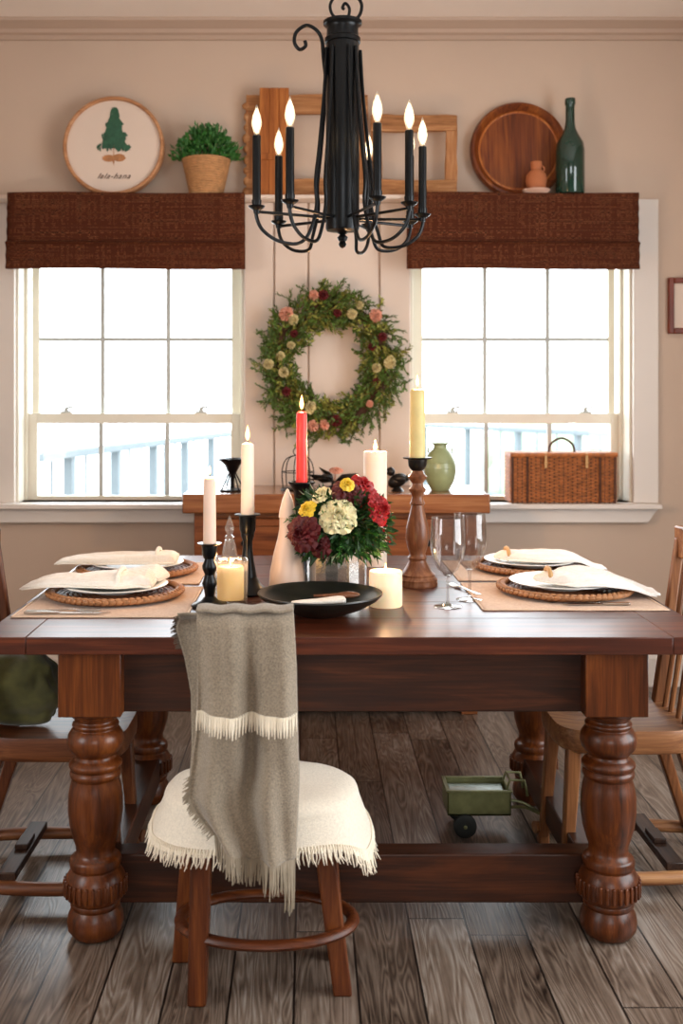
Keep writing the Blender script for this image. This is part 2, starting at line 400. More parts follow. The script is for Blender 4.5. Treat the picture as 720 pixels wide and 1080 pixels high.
def thing(name, label, cat, loc=(0, 0, 0), rz=0, group=None):
    o = bpy.data.objects.new(name, None); C.objects.link(o); o.empty_display_size = .05
    o.location = loc; o.rotation_euler = (0, 0, rz); o['label'] = label; o['category'] = cat
    if group: o['group'] = group
    return o
def tag(o, label, cat, loc=None, group=None):
    o['label'] = label; o['category'] = cat
    if group: o['group'] = group
    if loc is not None: o.location = loc
    return o
def struct(name, mb, mat, parent=None, **k):
    o = mb.build(name, mat, parent, **k)
    if parent is None: o['kind'] = 'structure'
    return o
def dup(root, loc, rz=None, label=None):
    r = root.copy(); C.objects.link(r); r.location = loc
    if rz is not None: r.rotation_euler = (0, 0, rz)
    if label: r['label'] = label
    for ch in list(root.children):
        c = ch.copy(); C.objects.link(c); c.parent = r
        for g in ch.children:
            d = g.copy(); C.objects.link(d); d.parent = c
    return r
def spline(pts, n=8, closed=False):
    P = [Vector(p) for p in pts]; out = []; m = len(P)
    rng = range(m) if closed else range(m - 1)
    for i in rng:
        if closed: a, b, c, d = P[i - 1], P[i], P[(i + 1) % m], P[(i + 2) % m]
        else: a, b, c, d = P[max(i - 1, 0)], P[i], P[i + 1], P[min(i + 2, m - 1)]
        for k in range(n):
            t = k / n
            out.append(.5 * ((2 * b) + (c - a) * t + (2 * a - 5 * b + 4 * c - d) * t * t + (3 * b - a - 3 * c + d) * t ** 3))
    if not closed: out.append(P[-1])
    return out
def lamp(name, loc, watts, col=(1, .55, .25), r=.012):
    l = bpy.data.lights.new(name, 'POINT'); l.energy = watts; l.color = col; l.shadow_soft_size = r
    o = bpy.data.objects.new(name, l); C.objects.link(o); o.location = loc; return o

# ------------------------------------------------------------------ the room
XL, XR, YB, YF, ZC = -2.15, 2.45, 4.90, -2.6, 3.10
struct('floor', MB().box(XL - .1, XR + .1, YF, 5.1, -.06, 0), M['floor'], smooth=False)
struct('ceiling', MB().box(XL - .1, XR + .1, YF, 5.1, ZC, ZC + .06), M['ceil'], smooth=False)
WL = (-1.372, -.301); WR = (.478, 1.519); WZ0, WZ1 = .861, 2.15
b = MB()
for x0, x1, z0, z1 in ((XL, WL[0], 0, ZC), (WL[1], WR[0], 0, ZC), (WR[1], XR, 0, ZC), (WL[0], WL[1], 0, WZ0), (WL[0], WL[1], WZ1, ZC), (WR[0], WR[1], 0, WZ0), (WR[0], WR[1], WZ1, ZC)):
    b.box(x0, x1, YB, YB + .2, z0, z1)
struct('wall_back', b, M['wall'], smooth=False)
LO = (.4, 1.6, .8, 2.2); RO = (.6, 2.9, .5, 2.4)  # unseen side wall openings, added and sized to light the room
def side_wall(nm, xa, xb, o_):
    b = MB(); b.box(xa, xb, YF, o_[0], 0, ZC); b.box(xa, xb, o_[1], YB + .2, 0, ZC); b.box(xa, xb, o_[0], o_[1], 0, o_[2]); b.box(xa, xb, o_[0], o_[1], o_[3], ZC)
    struct(nm, b, M['wall'], smooth=False)
side_wall('wall_left', XL - .1, XL, LO); side_wall('wall_right', XR, XR + .1, RO)
# wall behind the viewer, with an unseen opening added for fill light
b = MB()
OX0, OX1, OZ0, OZ1 = -.5, 1.1, 1.3, 2.35
for x0, x1, z0, z1 in ((XL, OX0, 0, ZC), (OX1, XR, 0, ZC), (OX0, OX1, 0, OZ0), (OX0, OX1, OZ1, ZC)):
    b.box(x0, x1, YF - .1, YF, z0, z1)
struct('wall_front', b, M['wall'], smooth=False)
# crown moulding
prof = [(4.90, 3.03), (4.885, 3.03), (4.87, 3.045), (4.85, 3.05), (4.84, 3.065), (4.80, 3.08), (4.785, 3.085), (4.78, 3.10), (4.90, 3.10)]
b = MB(); b.prism(prof, XL, XR, 'yz'); struct('trim_1', b, M['crown'], smooth=False)
# baseboards
b = MB(); b.prism([(4.90, 0), (4.88, 0), (4.88, .13), (4.886, .145), (4.893, .155), (4.90, .16)], XL, XR, 'yz'); struct('baseboard_back', b, M['white'], smooth=False)
b = MB(); b.box(XL, XL + .018, YF, 4.88, 0, .15); struct('baseboard_left', b, M['white'], bevel=.004)
b = MB(); b.box(XR - .018, XR, 2.4, 4.88, 0, .15); struct('baseboard_right', b, M['white'], bevel=.004)
# casing around the windows and the panelled pier between them, with a ledge on top
b = MB(); ZT = 2.262
b.box(-1.53, WL[0], 4.87, 4.90, WZ0, ZT); b.box(WR[1], 1.635, 4.87, 4.90, WZ0, ZT + .018)
b.box(WL[0], WL[1], 4.87, 4.90, WZ1, ZT); b.box(WR[0], WR[1], 4.87, 4.90, WZ1, ZT)
struct('trim_2', b, M['white'], bevel=.003)
b = MB(); xs = [WL[1], W(289, 4.87), W(325, 4.87), W(400, 4.87), WR[0]]
for i in range(4): b.box(xs[i] + .0035, xs[i + 1] - .0035, 4.868, 4.893, .0, ZT)
b.box(WL[1], WR[0], 4.89, 4.90, 0, ZT)
struct('trim_3', b, M['panel'], bevel=.004)
b = MB(); b.box(-1.54, 1.49, 4.76, 4.90, ZT, 2.28); struct('trim_4', b, M['panel'], bevel=.004)
# sills and aprons
for n, (a, c) in ((5, (-1.56, -.25)), (6, (.43, 1.63))):
    b = MB(); b.box(a, c, 4.80, 5.02, .838, .861)
    b.prism([(a + .02, .838), (c - .0, .838), (c - .05, .77), (a + .02, .77)], 4.85, 4.90)
    struct('trim_%d' % n, b, M['white'], bevel=.004)

def window(n, x0, x1, gx0, gx1, mx, latch):
    f = MB()
    # jamb liners + head + stool inside the wall thickness
    f.box(x0 - .001, x0 + .012, 4.90, 5.10, WZ0, WZ1); f.box(x1 - .012, x1 + .001, 4.90, 5.10, WZ0, WZ1)
    f.box(x0, x1, 4.90, 5.10, WZ1 - .02, WZ1); f.box(x0, x1, 5.02, 5.10, WZ0 - .01, WZ0 + .004)
    f.box(x0 + .012, x0 + .026, 5.0, 5.02, WZ0, WZ1); f.box(x1 - .026, x1 - .012, 5.0, 5.02, WZ0, WZ1)
    root = struct('window_%d' % n, f, M['sash'], bevel=.002)
    # upper sash sits behind the lower one
    def sash(name, y0, y1, z0, z1, gz0, gz1, a, c, hz):
        s = MB(); s.box(a, gx0, y0, y1, z0, z1); s.box(gx1, c, y0, y1, z0, z1); s.box(gx0, gx1, y0, y1, z0, gz0); s.box(gx0, gx1, y0, y1, gz1, z1)
        so = s.build(name, M['sash'], root, bevel=.003)
        mm = MB()
        for x in mx: mm.box(x - .0105, x + .0105, y0 + .008, y1 - .008, gz0, gz1)
        for z in hz: mm.box(gx0, gx1, y0 + .0085, y1 - .0085, z - .009, z + .009)
        mm.build('glazing_bars', M['muntin'], so, bevel=.002)
        g = MB(); ym = (y0 + y1) / 2; g.box(gx0 - .004, gx1 + .004, ym - .001, ym + .001, gz0 - .004, gz1 + .004)
        g.build('pane', M['pane'], so, smooth=False)
        return so
    sash('upper_sash', 5.062, 5.092, 1.24, WZ1 - .02, 1.262, WZ1 - .07, x0 + .03, x1 - .03, [H(358, 5.07)])
    lo = sash('lower_sash', 5.022, 5.056, WZ0 + .004, 1.278, .880, 1.228, x0 + .014, x1 - .014, [])
    for px in latch:
        l = MB(); X = W(px, 5.04); l.box(X - .026, X + .026, 5.026, 5.052, 1.278, 1.288)
        l.lathe([(.011, 1.286), (.011, 1.305), (.0, 1.307)], 10, X, 5.04)
        l.tube([(X, 5.04, 1.303), (X + .02, 5.03, 1.308), (X + .036, 5.028, 1.306)], .006, 6)
        l.build('sash_latch', M['muntin'], lo)
window(1, WL[0], WL[1], -1.305, -.372, (-1.0, -.68), (70, 212))
window(2, WR[0], WR[1], .555, 1.455, (.858, 1.163), (477, 617))

# outside: bleached deck, a railing each side, pale hedge
struct('ground', MB().box(-14, 16, 5.1, 30, -.2, -.1), M['deck'], smooth=False)
def railing(label, p0, p1, zt, step):
    t = thing('deck_railing', label, 'railing', (p0[0], p0[1], -.1))
    d = Vector((p1[0] - p0[0], p1[1] - p0[1], 0)); L = d.length; ang = math.atan2(d.y, d.x); t.rotation_euler = (0, 0, ang)
    z = zt + .1
    MB().box(0, L, -.06, .06, z - .06, z).build('handrail', M['rail'], t, bevel=.01)
    MB().box(0, L, -.03, .03, .12, .2).build('bottom_rail', M['rail'], t, bevel=.01)
    n = int(L / step)
    for i in range(n + 1):
        MB().box(i * step - .035, i * step + .035, -.035, .035, 0, z - .06).build('post', M['rail'], t)
    for i in range(n):
        m = MB()
        for k in range(1, 3): m.box(i * step + k * step / 3 - .008, i * step + k * step / 3 + .008, -.008, .008, .2, z - .06)
        m.build('baluster_panel', M['rail'], t)
railing('weathered deck railing seen through the left window', (-2.05, 7.2), (-.75, 13.6), .95, .95)
railing('weathered deck railing seen through the right window', (3.6, 11.0), (1.2, 16.6), .98, 1.2)
b = MB()
for k in range(60):
    x = random.uniform(2.7, 7.0); b.ball((x, random.uniform(14, 15.5), random.uniform(-.1, .75)), random.uniform(.25, .5), 10, 6)
tag(b.build('hedge', M['hedge']), 'pale green hedge beyond the right window', 'hedge')

# ------------------------------------------------------------------ window shades
def shade(x0, x1, label):
    t = thing('woven_window_shade', label, 'window shade', ((x0 + x1) / 2, 4.73, 1.935))
    w = (x1 - x0) / 2
    def fn(u, v):
        x = (u * 2 - 1) * w; z = .346 * (1 - v)
        y = -.004 * math.sin(v * 40) - (.012 if v > .66 else 0) - .006 * math.sin(u * 9 + v * 2)
        if .64 < v < .68: y += .012 * math.sin((v - .64) / .04 * PI) * -1
        return (x * (1 + .006 * v), y, z + .003 * math.sin(u * 6))
    MB().grid(fn, 40, 80).build('shade_panel', M['shade'], t, solid=.008, recalc=False)
    MB().box(-w, w, -.001, .012, .31, .345).build('head_rail', M['shade'], t, bevel=.003)
    def f2(u, v):
        x = (u * 2 - 1) * w; a = v * PI * 2
        return (x, -.005 + .012 * math.cos(a), .012 + .012 * math.sin(a) + .003 * math.sin(u * 6))
    MB().grid(f2, 30, 12).build('bottom_fold', M['shade'], t, recalc=False)
shade(W(8, 4.73), W(258, 4.73), 'dark brown woven wood shade over the left window, under the tree sign')
shade(W(429, 4.73), W(673, 4.73), 'dark brown woven wood shade over the right window, under the round wooden tray')

# ------------------------------------------------------------------ things on the ledge  (z 2.28)
ZL = 2.28
# round sign
t = thing('round_sign', 'round white sign printed with a green tree, in a thin wooden rim', 'sign', (W(119.5, 4.80), 4.80, ZL))
t.rotation_euler = (math.radians(-4), 0, 0)
R = .232; rx = Matrix.Translation((0, 0, R)) @ Matrix.Rotation(PI / 2, 4, 'X')
MB().lathe([(R, -.02), (R, .018), (R - .004, .022), (R - .012, .022), (R - .016, .018), (R - .016, -.02)], 64, mat=rx).build('rim', M['bamboo'], t)
MB().lathe([(0, -.012), (R - .014, -.012), (R - .014, .006), (0, .006)], 64, mat=rx).build('face', M['paper'], t)
def disc_poly(pts, y0=-.0075, y1=-.006): 
    m = MB(); m.prism(pts, y1, y0); return m
# tree of layered leaf tufts
b = MB(); cz = R + .065
b.prism([(-.055, cz - .075), (.055, cz - .075), (.05, cz - .03), (.035, cz + .02), (.018, cz + .07), (0, cz + .105), (-.018, cz + .07), (-.035, cz + .02), (-.05, cz - .03)], -.0082, -.006)
for k in range(60):
    v = (k + .5) / 60; z = cz + .11 - v * .195
    hw = .008 + .074 * v * (.75 + .25 * math.sin(v * 22))
    for s_ in (-1, 1):
        for q in (random.uniform(.1, .5), random.uniform(.6, 1)):
            x = s_ * hw * q; a = .012
            b.prism([(x - a * .5, z), (x, z - a * .7), (x + a * .5 + s_ * .006, z - .002), (x, z + a)], -.0085 - .00002 * k, -.006)
b.build('tree_print', M['printgreen'], t, smooth=False)
b = MB()
b.prism([(-.0012, cz - .125), (.0012, cz - .125), (.0012, cz - .06), (-.0012, cz - .06)], -.0082, -.006)
def blob(cx, cz_, rx_, rz_, n=20, ph=0): return [(cx + rx_ * math.cos(2 * PI * i / n) * (1 + .12 * math.sin(3 * i + ph)), cz_ + rz_ * math.sin(2 * PI * i / n)) for i in range(n)]
b.prism(blob(-.022, cz - .122, .03, .016), -.0083, -.006); b.prism(blob(.026, cz - .119, .028, .018, ph=2), -.0084, -.006)
b.prism([(-.006, cz - .13), (.006, cz - .13), (.001, cz - .155)], -.0082, -.006)
b.build('root_print', M['printtan'], t, smooth=False)
cu = bpy.data.curves.new('script', 'FONT'); cu.body = "lala-hana"; cu.size = .037; cu.shear = .6; cu.align_x = 'CENTER'; cu.extrude = .0008; cu.space_character = 1.15
tmp = bpy.data.objects.new('script', cu); C.objects.link(tmp); bpy.context.view_layer.update()
me = bpy.data.meshes.new_from_object(tmp.evaluated_get(bpy.context.evaluated_depsgraph_get())); bpy.data.objects.remove(tmp)
me.materials.clear(); me.materials.append(M['printdark']); o = bpy.data.objects.new('script_lettering', me); C.objects.link(o); o.parent = t
o.location = (0, -.0075, R - .152); o.rotation_euler = (PI / 2, 0, 0)

# potted plant
t = thing('potted_plant', 'leafy green plant in a tan woven pot, beside the round sign', 'plant', (W(217.5, 4.80), 4.80, ZL))
pr = [(0, 0), (.072, 0)]
for k in range(15):
    z = .004 + k * .0105; r = .075 + .032 * k / 14; pr += [(r + .003, z + .003), (r + .004, z + .006), (r + .0, z + .0095)]
pr += [(.110, .16), (.112, .165), (.106, .168), (.1, .155), (0, .15)]
MB().lathe(pr, 40).build('pot', M['raffia'], t)
b = MB()
for k in range(1500):
    a = random.uniform(0, 2 * PI); e = random.uniform(-.15, 1) ; q = random.uniform(.55, 1)
    rr = .148 * q * (1 + .16 * mnoise.noise((math.cos(a) * 2, math.sin(a) * 2, e * 3)))
    p = Vector((math.cos(a) * math.cos(e * 1.5) * rr * 1.05, math.sin(a) * math.cos(e * 1.5) * rr * .55, .17 + max(-.02, math.sin(e * 1.5)) * rr * .95))
    b.leaf(p, p - Vector((0, 0, .1)) + Vector((random.uniform(-.1, .1), random.uniform(-.1, .1), random.uniform(-.05, .1))), random.uniform(.018, .03), .014)
b.build('foliage', M['leaf2'], t, recalc=False, kind='stuff')
b = MB()
for k in range(16):
    a = random.uniform(0, 6.28); b.tube([(0.03 * math.cos(a), .03 * math.sin(a), .15), (.08 * math.cos(a), .04 * math.sin(a), .22 + .03 * random.random())], .0015, 5)
b.build('stems', M['leaf'], t)

# rustic frames and plank
def rustic(name, label, x0, x1, z1, D, bar, rough_left=False, rz=0):
    w = x1 - x0; t = thing(name, label, 'frame', (x0 + w / 2, D, ZL)); h = z1 - ZL; hw = w / 2
    def bar_(nm, a0, a1, c0, c1, mat, hor, dy=0):
        secs = []; n = 14
        for i in range(n + 1):
            u = i / n; j = lambda s: mnoise.noise((u * 5, s * 3.1, a0 * 40)) * .006
            if hor: q = a0 + (a1 - a0) * u; secs.append([(q, -.015 + dy + j(1), c0 + j(2)), (q, .012 + dy, c0 + j(3)), (q, .012 + dy, c1 + j(4)), (q, -.015 + dy + j(5), c1 + j(6))])
            else: q = c0 + (c1 - c0) * u; secs.append([(a0 + j(1), -.015 + dy + j(2), q), (a0 + j(3), .012 + dy, q), (a1 + j(4), .012 + dy, q), (a1 + j(5), -.015 + dy + j(6), q)])
        MB().loft(secs).build(nm, mat, t, bevel=.003, angle=50)
    bar_('stile', -hw, -hw + bar * .7, 0, h, M['rustic_z'], False)
    bar_('stile', hw - bar * .7, hw, 0, h, M['rustic_z'], False)
    bar_('rail', -hw + .001, hw - .001, 0, bar, M['rustic_x'], True, -.006)
    bar_('rail', -hw + .001, hw - .001, h - bar, h, M['rustic_x'], True, -.006)
    if rough_left:
        k = MB()
        for i in range(9): k.ball((-hw + .002, -.008, .03 + i * (h - .05) / 8.6), (random.uniform(.014, .022), .014, random.uniform(.016, .024)), 10, 6)
        k.build('knobbly_bark_edge', M['rustic_x'], t)
    return t
rustic('rustic_frame', 'rustic wooden open frame with knobbly left edge, behind the upright plank', W(259, 4.83), W(388, 4.83), H(99, 4.83), 4.865, .088, True)
rustic('rustic_frame', 'smaller rustic wooden open frame, left of the round tray', W(391, 4.8), W(482, 4.8), H(121, 4.80), 4.82, .075)
t = thing('wooden_plank', 'upright reddish wooden plank leaning on the knobbly frame', 'plank', (W(289, 4.80), 4.805, ZL))
b = MB()
for k in range(3): b.box(-.067 + k * .045, -.067 + k * .045 + .0445, -.012, .012, 0, .497)
b.build('board', M['plank'], t, bevel=.002)
MB().box(-.07, .0, -.02, -.0125, .165, .195).build('batten', M['plank'], t, bevel=.003)

# round tray
t = thing('round_wooden_tray', 'large round dark-rimmed wooden tray leaning on the wall', 'tray', (W(548, 4.845), 4.845, ZL - .002))
t.rotation_euler = (math.radians(-5), 0, 0)
R = .228; rx = Matrix.Translation((0, 0, R)) @ Matrix.Rotation(PI / 2, 4, 'X')
MB().lathe([(.182, -.012), (R, -.012), (R, .01), (R - .006, .022), (R - .016, .024), (R - .026, .014), (R - .036, .004), (.188, -.002)], 72, mat=rx).build('rim', M['tray_rim'], t)
MB().lathe([(0, -.012), (.191, -.012), (.191, .0), (.184, .002), (.178, -.003), (0, -.003)], 64, mat=rx).build('tray_base', M['tray_face'], t)
# saucer, jug
X = W(565, 4.77)
o = MB().lathe([(0, 0), (.03, 0), (.055, .01), (.064, .02), (.062, .022), (.05, .014), (0, .008)], 40).build('saucer', M['saucer'])
tag(o, 'small pink saucer under the terracotta jug', 'saucer', (X, 4.765, ZL))
t = thing('terracotta_jug', 'small orange terracotta jug on a pink saucer before the round tray', 'jug', (X, 4.765, ZL + .012))
MB().lathe([(0, 0), (.028, 0), (.042, .02), (.048, .05), (.044, .078), (.03, .094), (.022, .102), (.024, .11), (.026, .137), (.022, .137), (.02, .11), (0, .1)], 40).build('body', M['terra'], t)
MB().tube([Vector((.02 + .018 * math.sin(PI * i / 8), 0, .125 - .04 * i / 8)) for i in range(9)], .004, 8).build('handle', M['terra'], t)
# bottle
t = thing('green_bottle', 'tall dark green glass bottle standing right of the round tray', 'bottle', (W(601, 4.765), 4.765, ZL))
MB().lathe([(0, 0), (.06, 0), (.065, .006), (.065, .2), (.06, .235), (.04, .27), (.026, .3), (.021, .33), (.02, .42), (.021, .422), (.021, .43), (.016, .43)], 40).build('bottle_body', M['teal'], t)
MB().lathe([(.0225, .41), (.024, .412), (.024, .436), (.0225, .438), (0, .438)], 32).build('lip', M['teal'], t)

# framed picture on the right wall part
t = thing('picture_frame', 'small reddish wooden picture frame at the right edge of the wall', 'picture', (W(733, 4.89), 4.885, H(352, 4.89)))
w, h, q = .13, .262, .026
for nm, x0, x1, z0, z1 in (('stile', -w, -w + q, 0, h), ('stile', w - q, w, 0, h), ('rail', -w + q, w - q, 0, q), ('rail', -w + q, w - q, h - q, h)):
    MB().box(x0, x1, -.014, .012, z0, z1).build(nm, M['pic'], t, bevel=.004)
MB().box(-w + .01, w - .01, -.002, .008, .01, h - .01).build('print', M['paper'], t)

# ------------------------------------------------------------------ wreath
t = thing('wreath', 'round evergreen wreath with pink and cream dried flowers hung between the windows', 'wreath', (W(349, 4.80), 4.80, H(384, 4.80)))
RW = .258
b1, b2, tw = MB(), MB(), MB()
def wr_point(a, q, b_):
    """a angle round, q radial -1..1, b_ depth"""
    r = RW + q * .085 * (1 + .25 * math.sin(3 * a + 1)); return Vector((r * math.cos(a) * .95, -b_, r * math.sin(a) * 1.03))
tw.tube([wr_point(2 * PI * i / 48, .15 * math.sin(i), .0) for i in range(48)], .02, 8, closed=True)
for k in range(760):
    a = random.uniform(0, 2 * PI); q = random.uniform(-1.05, .75)
    base = wr_point(a, q * .6, random.uniform(-.02, .05))
    tang = Vector((-math.sin(a), 0, math.cos(a))); rad = Vector((math.cos(a), 0, math.sin(a)))
    d = (tang * (-1 if random.random() < .8 else 1) * random.uniform(.5, 1.1) + rad * (q * 1.1 + random.uniform(-.25, .45)) + Vector((0, -random.uniform(-.1, .55), 0))).normalized()
    L = random.uniform(.045, .085) if random.random() < .88 else random.uniform(.09, .125)
    tgt = b1 if random.random() < .68 else b2
    n = int(L / .0065)
    tw.tube([base, base + d * L], .0012, 4)
    for i in range(n):
        p = base + d * (L * (i + 1) / n)
        s1 = d.orthogonal(); s1.rotate(Matrix.Rotation(random.uniform(0, 6.28), 3, d))
        tgt.leaf(p, d * .9 + s1 * .7, random.uniform(.022, .038) * (1 - .3 * i / n), .012)
for k in range(46):
    a = 2 * PI * k / 46 + random.uniform(-.06, .06); base = wr_point(a, .5, random.uniform(0, .03))
    tang = Vector((-math.sin(a), 0, math.cos(a))); rad = Vector((math.cos(a), 0, math.sin(a)))
    d = (rad * random.uniform(.5, 1.0) + tang * random.choice((-1, -.8, .7)) + Vector((0, -.15, 0))).normalized(); L = random.uniform(.075, .12)
    tw.tube([base, base + d * L], .0013, 4)
    for i in range(26):
        s1 = d.orthogonal(); s1.rotate(Matrix.Rotation(random.uniform(0, 6.28), 3, d)); b1.leaf(base + d * L * i / 26, d + s1 * .45, .02, .0055)
tw.build('twig_ring', M['twig'], t)
b1.build('evergreen_foliage', M['leafw'], t, recalc=False, kind='stuff'); b2.build('olive_foliage', M['leafw2'], t, recalc=False, kind='stuff')

def rose(mb, c, face, R, layers=5, open_=1.0, seed=0, ruffle=.06):
    rnd = random.Random(seed); face = Vector(face).normalized()
    rot = Matrix.Translation(Vector(c)) @ Vector((0, 0, 1)).rotation_difference(face).to_matrix().to_4x4()
    for L in range(layers):
        k = (L + 1) / layers; n = 4 + int(L * 1.1); off = rnd.uniform(0, 6)
        rt = R * (.12 + .88 * k ** 1.1 * open_); rb = R * .08 + .12 * R * k
        ht = R * (.72 - .42 * k ** 1.5); hw = min(1.3, 5.2 / n)
        for i in range(n):
            th = off + 2 * PI * i / n; jj = rnd.uniform(.9, 1.1)
            def fn(u, v, th=th, jj=jj):
                uu = u * 2 - 1; wv = hw * (.5 + .5 * math.sin(PI * min(1, v * .6 + .1))) 
                lim = 1 - .1 * abs(uu) ** 3 * v
                r = (rb + (rt - rb) * (v * lim) ** 1.25) * jj * (1 - .08 * uu * uu); z = -R * .35 + (ht + R * .35) * math.sin(PI * .5 * min(1, v * lim * 1.15)) 
                z -= R * .16 * k * max(0, v - .7) / .3
                z += ruffle * R * math.sin(uu * 5 + i) * v; a = th + uu * wv
                return (r * math.cos(a), r * math.sin(a), z)
            mb.grid(fn, 6, 6, rot)
    mb.ball((0, 0, R * .2), (R * .2, R * .2, R * .3), 10, 6, mat=rot)
spots = [(172, 186, 0), (190, 190, 1), (155, 395, 0)]
wf = [(302, 331, 'peach', .028), (309, 337, 'palewreath', .022), (296, 376, 'palewreath', .02), (283, 384, 'palewreath', .024), (299, 393, 'palewreath', .022), (307, 364, 'palewreath', .02),
      (396, 333, 'peach', .028), (411, 382, 'palewreath', .028), (397, 388, 'palewreath', .022), (404, 355, 'maroon', .022), (392, 366, 'maroon', .02), (341, 311, 'maroon', .02),
      (331, 311, 'peach', .02), (302, 413, 'maroon', .022), (330, 449, 'peach', .026), (342, 448, 'peach', .022), (327, 430, 'palewreath', .028), (354, 444, 'maroon', .022), (371, 331, 'palewreath', .02),
      (379, 322, 'palewreath', .018), (390, 426, 'peach', .018), (356, 330, 'maroon', .018), (310, 352, 'maroon', .018), (397, 402, 'maroon', .018)]
for i, (px, py, m_, r_) in enumerate(wf):
    D = 4.735; b = MB(); rose(b, (W(px, D) - t.location.x, D - t.location.y, H(py, D) - t.location.z), (random.uniform(-.3, .3), -1, random.uniform(-.3, .3)), r_ * 1.1 * random.uniform(.85, 1.15), 5, seed=i, ruffle=.22)
    b.build('dried_flower', M[m_], t, recalc=False)

# ------------------------------------------------------------------ sideboard and what stands on it
SX0, SX1, SD0, SD1, SZ = W(192, 4.40), W(517, 4.40), 4.40, 4.86, .945
t = thing('sideboard', 'reddish wooden sideboard with panelled drawers standing between the windows', 'sideboard', ((SX0 + SX1) / 2, (SD0 + SD1) / 2, 0))
hw = (SX1 - SX0) / 2; hd = (SD1 - SD0) / 2
MB().box(-hw, hw, -hd, hd, SZ - .082, SZ).build('sideboard_top', M['side_top'], t, bevel=.006)
bw = hw - .045; fy = -hd + .05
b = MB(); b.box(-bw, bw, fy + .02, hd - .01, .03, SZ - .082)
b.box(-bw, bw, fy, fy + .02, SZ - .105, SZ - .082); b.box(-bw, bw, fy, fy + .02, SZ - .34, SZ - .315); b.box(-bw, bw, fy, fy + .02, .03, .17)
for x in (-bw, -.0225, bw - .055): b.box(x, x + .055, fy - .001, fy + .02, .03, SZ - .082)
b.build('carcass', M['side_x'], t, bevel=.003)
for k, (x0, x1) in enumerate(((-bw + .06, -.028), (.037, bw - .06))):
    def panel(nm, z0, z1):
        p = MB(); p.box(x0, x1, fy - .004, fy + .018, z0, z1)
        for (a, c, e, f_) in ((x0, x1, z0, z0 + .03), (x0, x1, z1 - .03, z1), (x0, x0 + .035, z0 + .03, z1 - .03), (x1 - .035, x1, z0 + .03, z1 - .03)): p.box(a, c, fy - .014, fy - .004, e, f_)
        return p.build(nm, M['side_x'], t, bevel=.003)
    d = panel('drawer', SZ - .31, SZ - .11)
    for xx in ((x0 * .7 + x1 * .3), (x0 * .3 + x1 * .7)):
        MB().lathe([(.006, 0), (.006, .012), (.014, .02), (.012, .028), (0, .03)], 14, mat=Matrix.Translation((xx, fy - .004, SZ - .21)) @ Matrix.Rotation(PI / 2, 4, 'X')).build('knob', M['iron'], d)
    d = panel('cupboard_door', .175, SZ - .345)
    MB().lathe([(.006, 0), (.006, .012), (.014, .02), (.012, .028), (0, .03)], 14, mat=Matrix.Translation((x1 - .06 if k == 0 else x0 + .06, fy - .004, .42)) @ Matrix.Rotation(PI / 2, 4, 'X')).build('knob', M['iron'], d)
for x in (-bw, bw - .07):
    for y in (fy, hd - .08): MB().box(x, x + .07, y - .002, y + .06, 0, .112).build('foot', M['side_x'], t, bevel=.004)

# black pedestal candle holder on the sideboard
t = thing('iron_candle_stand', 'black iron pedestal candle holder with splayed struts by the left window', 'candle holder', (W(245, 4.55), 4.55, SZ))
MB().lathe([(0, 0), (.056, 0), (.058, .004), (.056, .008), (.02, .014), (0, .014)], 32).build('base', M['iron'], t)
MB().lathe([(.01, .01), (.009, .07), (.02, .085), (.035, .115), (.058, .135), (.06, .142), (.05, .142), (.03, .125), (0, .12)], 32).build('cup', M['iron'], t)
for k in range(4):
    a = .6 + k * PI / 2; MB().tube([(.055 * math.cos(a), .055 * math.sin(a), .006), (.01 * math.cos(a), .01 * math.sin(a), .09)], .0035, 8).build('strut', M['iron'], t)
# wire lantern
t = thing('wire_lantern', 'round wire cloche lantern on the sideboard behind the red candle', 'lantern', (W(314, 4.6), 4.6, SZ))
MB().lathe([(0, 0), (.075, 0), (.078, .006), (.07, .012), (0, .012)], 32).build('base', M['iron2'], t)
for k in range(6):
    a = k * PI / 3 + .3; MB().tube(spline([(.068 * math.cos(a), .068 * math.sin(a), .01), (.072 * math.cos(a), .072 * math.sin(a), .09), (.05 * math.cos(a), .05 * math.sin(a), .14), (0, 0, .155)], 5), .0028, 6).build('wire_rib', M['iron2'], t)
MB().tube([(.071 * math.cos(2 * PI * i / 24), .071 * math.sin(2 * PI * i / 24), .08) for i in range(24)], .0025, 6, closed=True).build('wire_hoop', M['iron2'], t)
MB().tube([(.02 * math.sin(2 * PI * i / 16), 0, .17 + .018 * math.cos(2 * PI * i / 16)) for i in range(16)], .0028, 6, closed=True).build('loop_handle', M['iron2'], t)
# shallow metal dish with sculpted leaves
t = thing('metal_leaf_ornament', 'low dark metal leaf ornament on the sideboard behind the bouquet', 'ornament', (W(352, 4.62), 4.62, SZ))
b = MB()
for k in range(14):
    a = k * .9; b.leaf((0, 0, .035), (math.cos(a), .4 * math.sin(a), .1 + .2 * random.random()), .1 + .03 * random.random(), .03)
b.build('leaves', M['iron2'], t, solid=.003, recalc=False)
MB().lathe([(0, 0), (.04, 0), (.03, .01), (.012, .02), (.012, .038), (0, .04)], 24).build('foot', M['iron2'], t)
b = MB(); rose(b, (.01, 0, .08), (0, -.6, 1), .03, 4, seed=44); b.tube([(0, 0, .03), (.01, 0, .08)], .003, 6); b.build('bud', M['peach'], t, recalc=False)
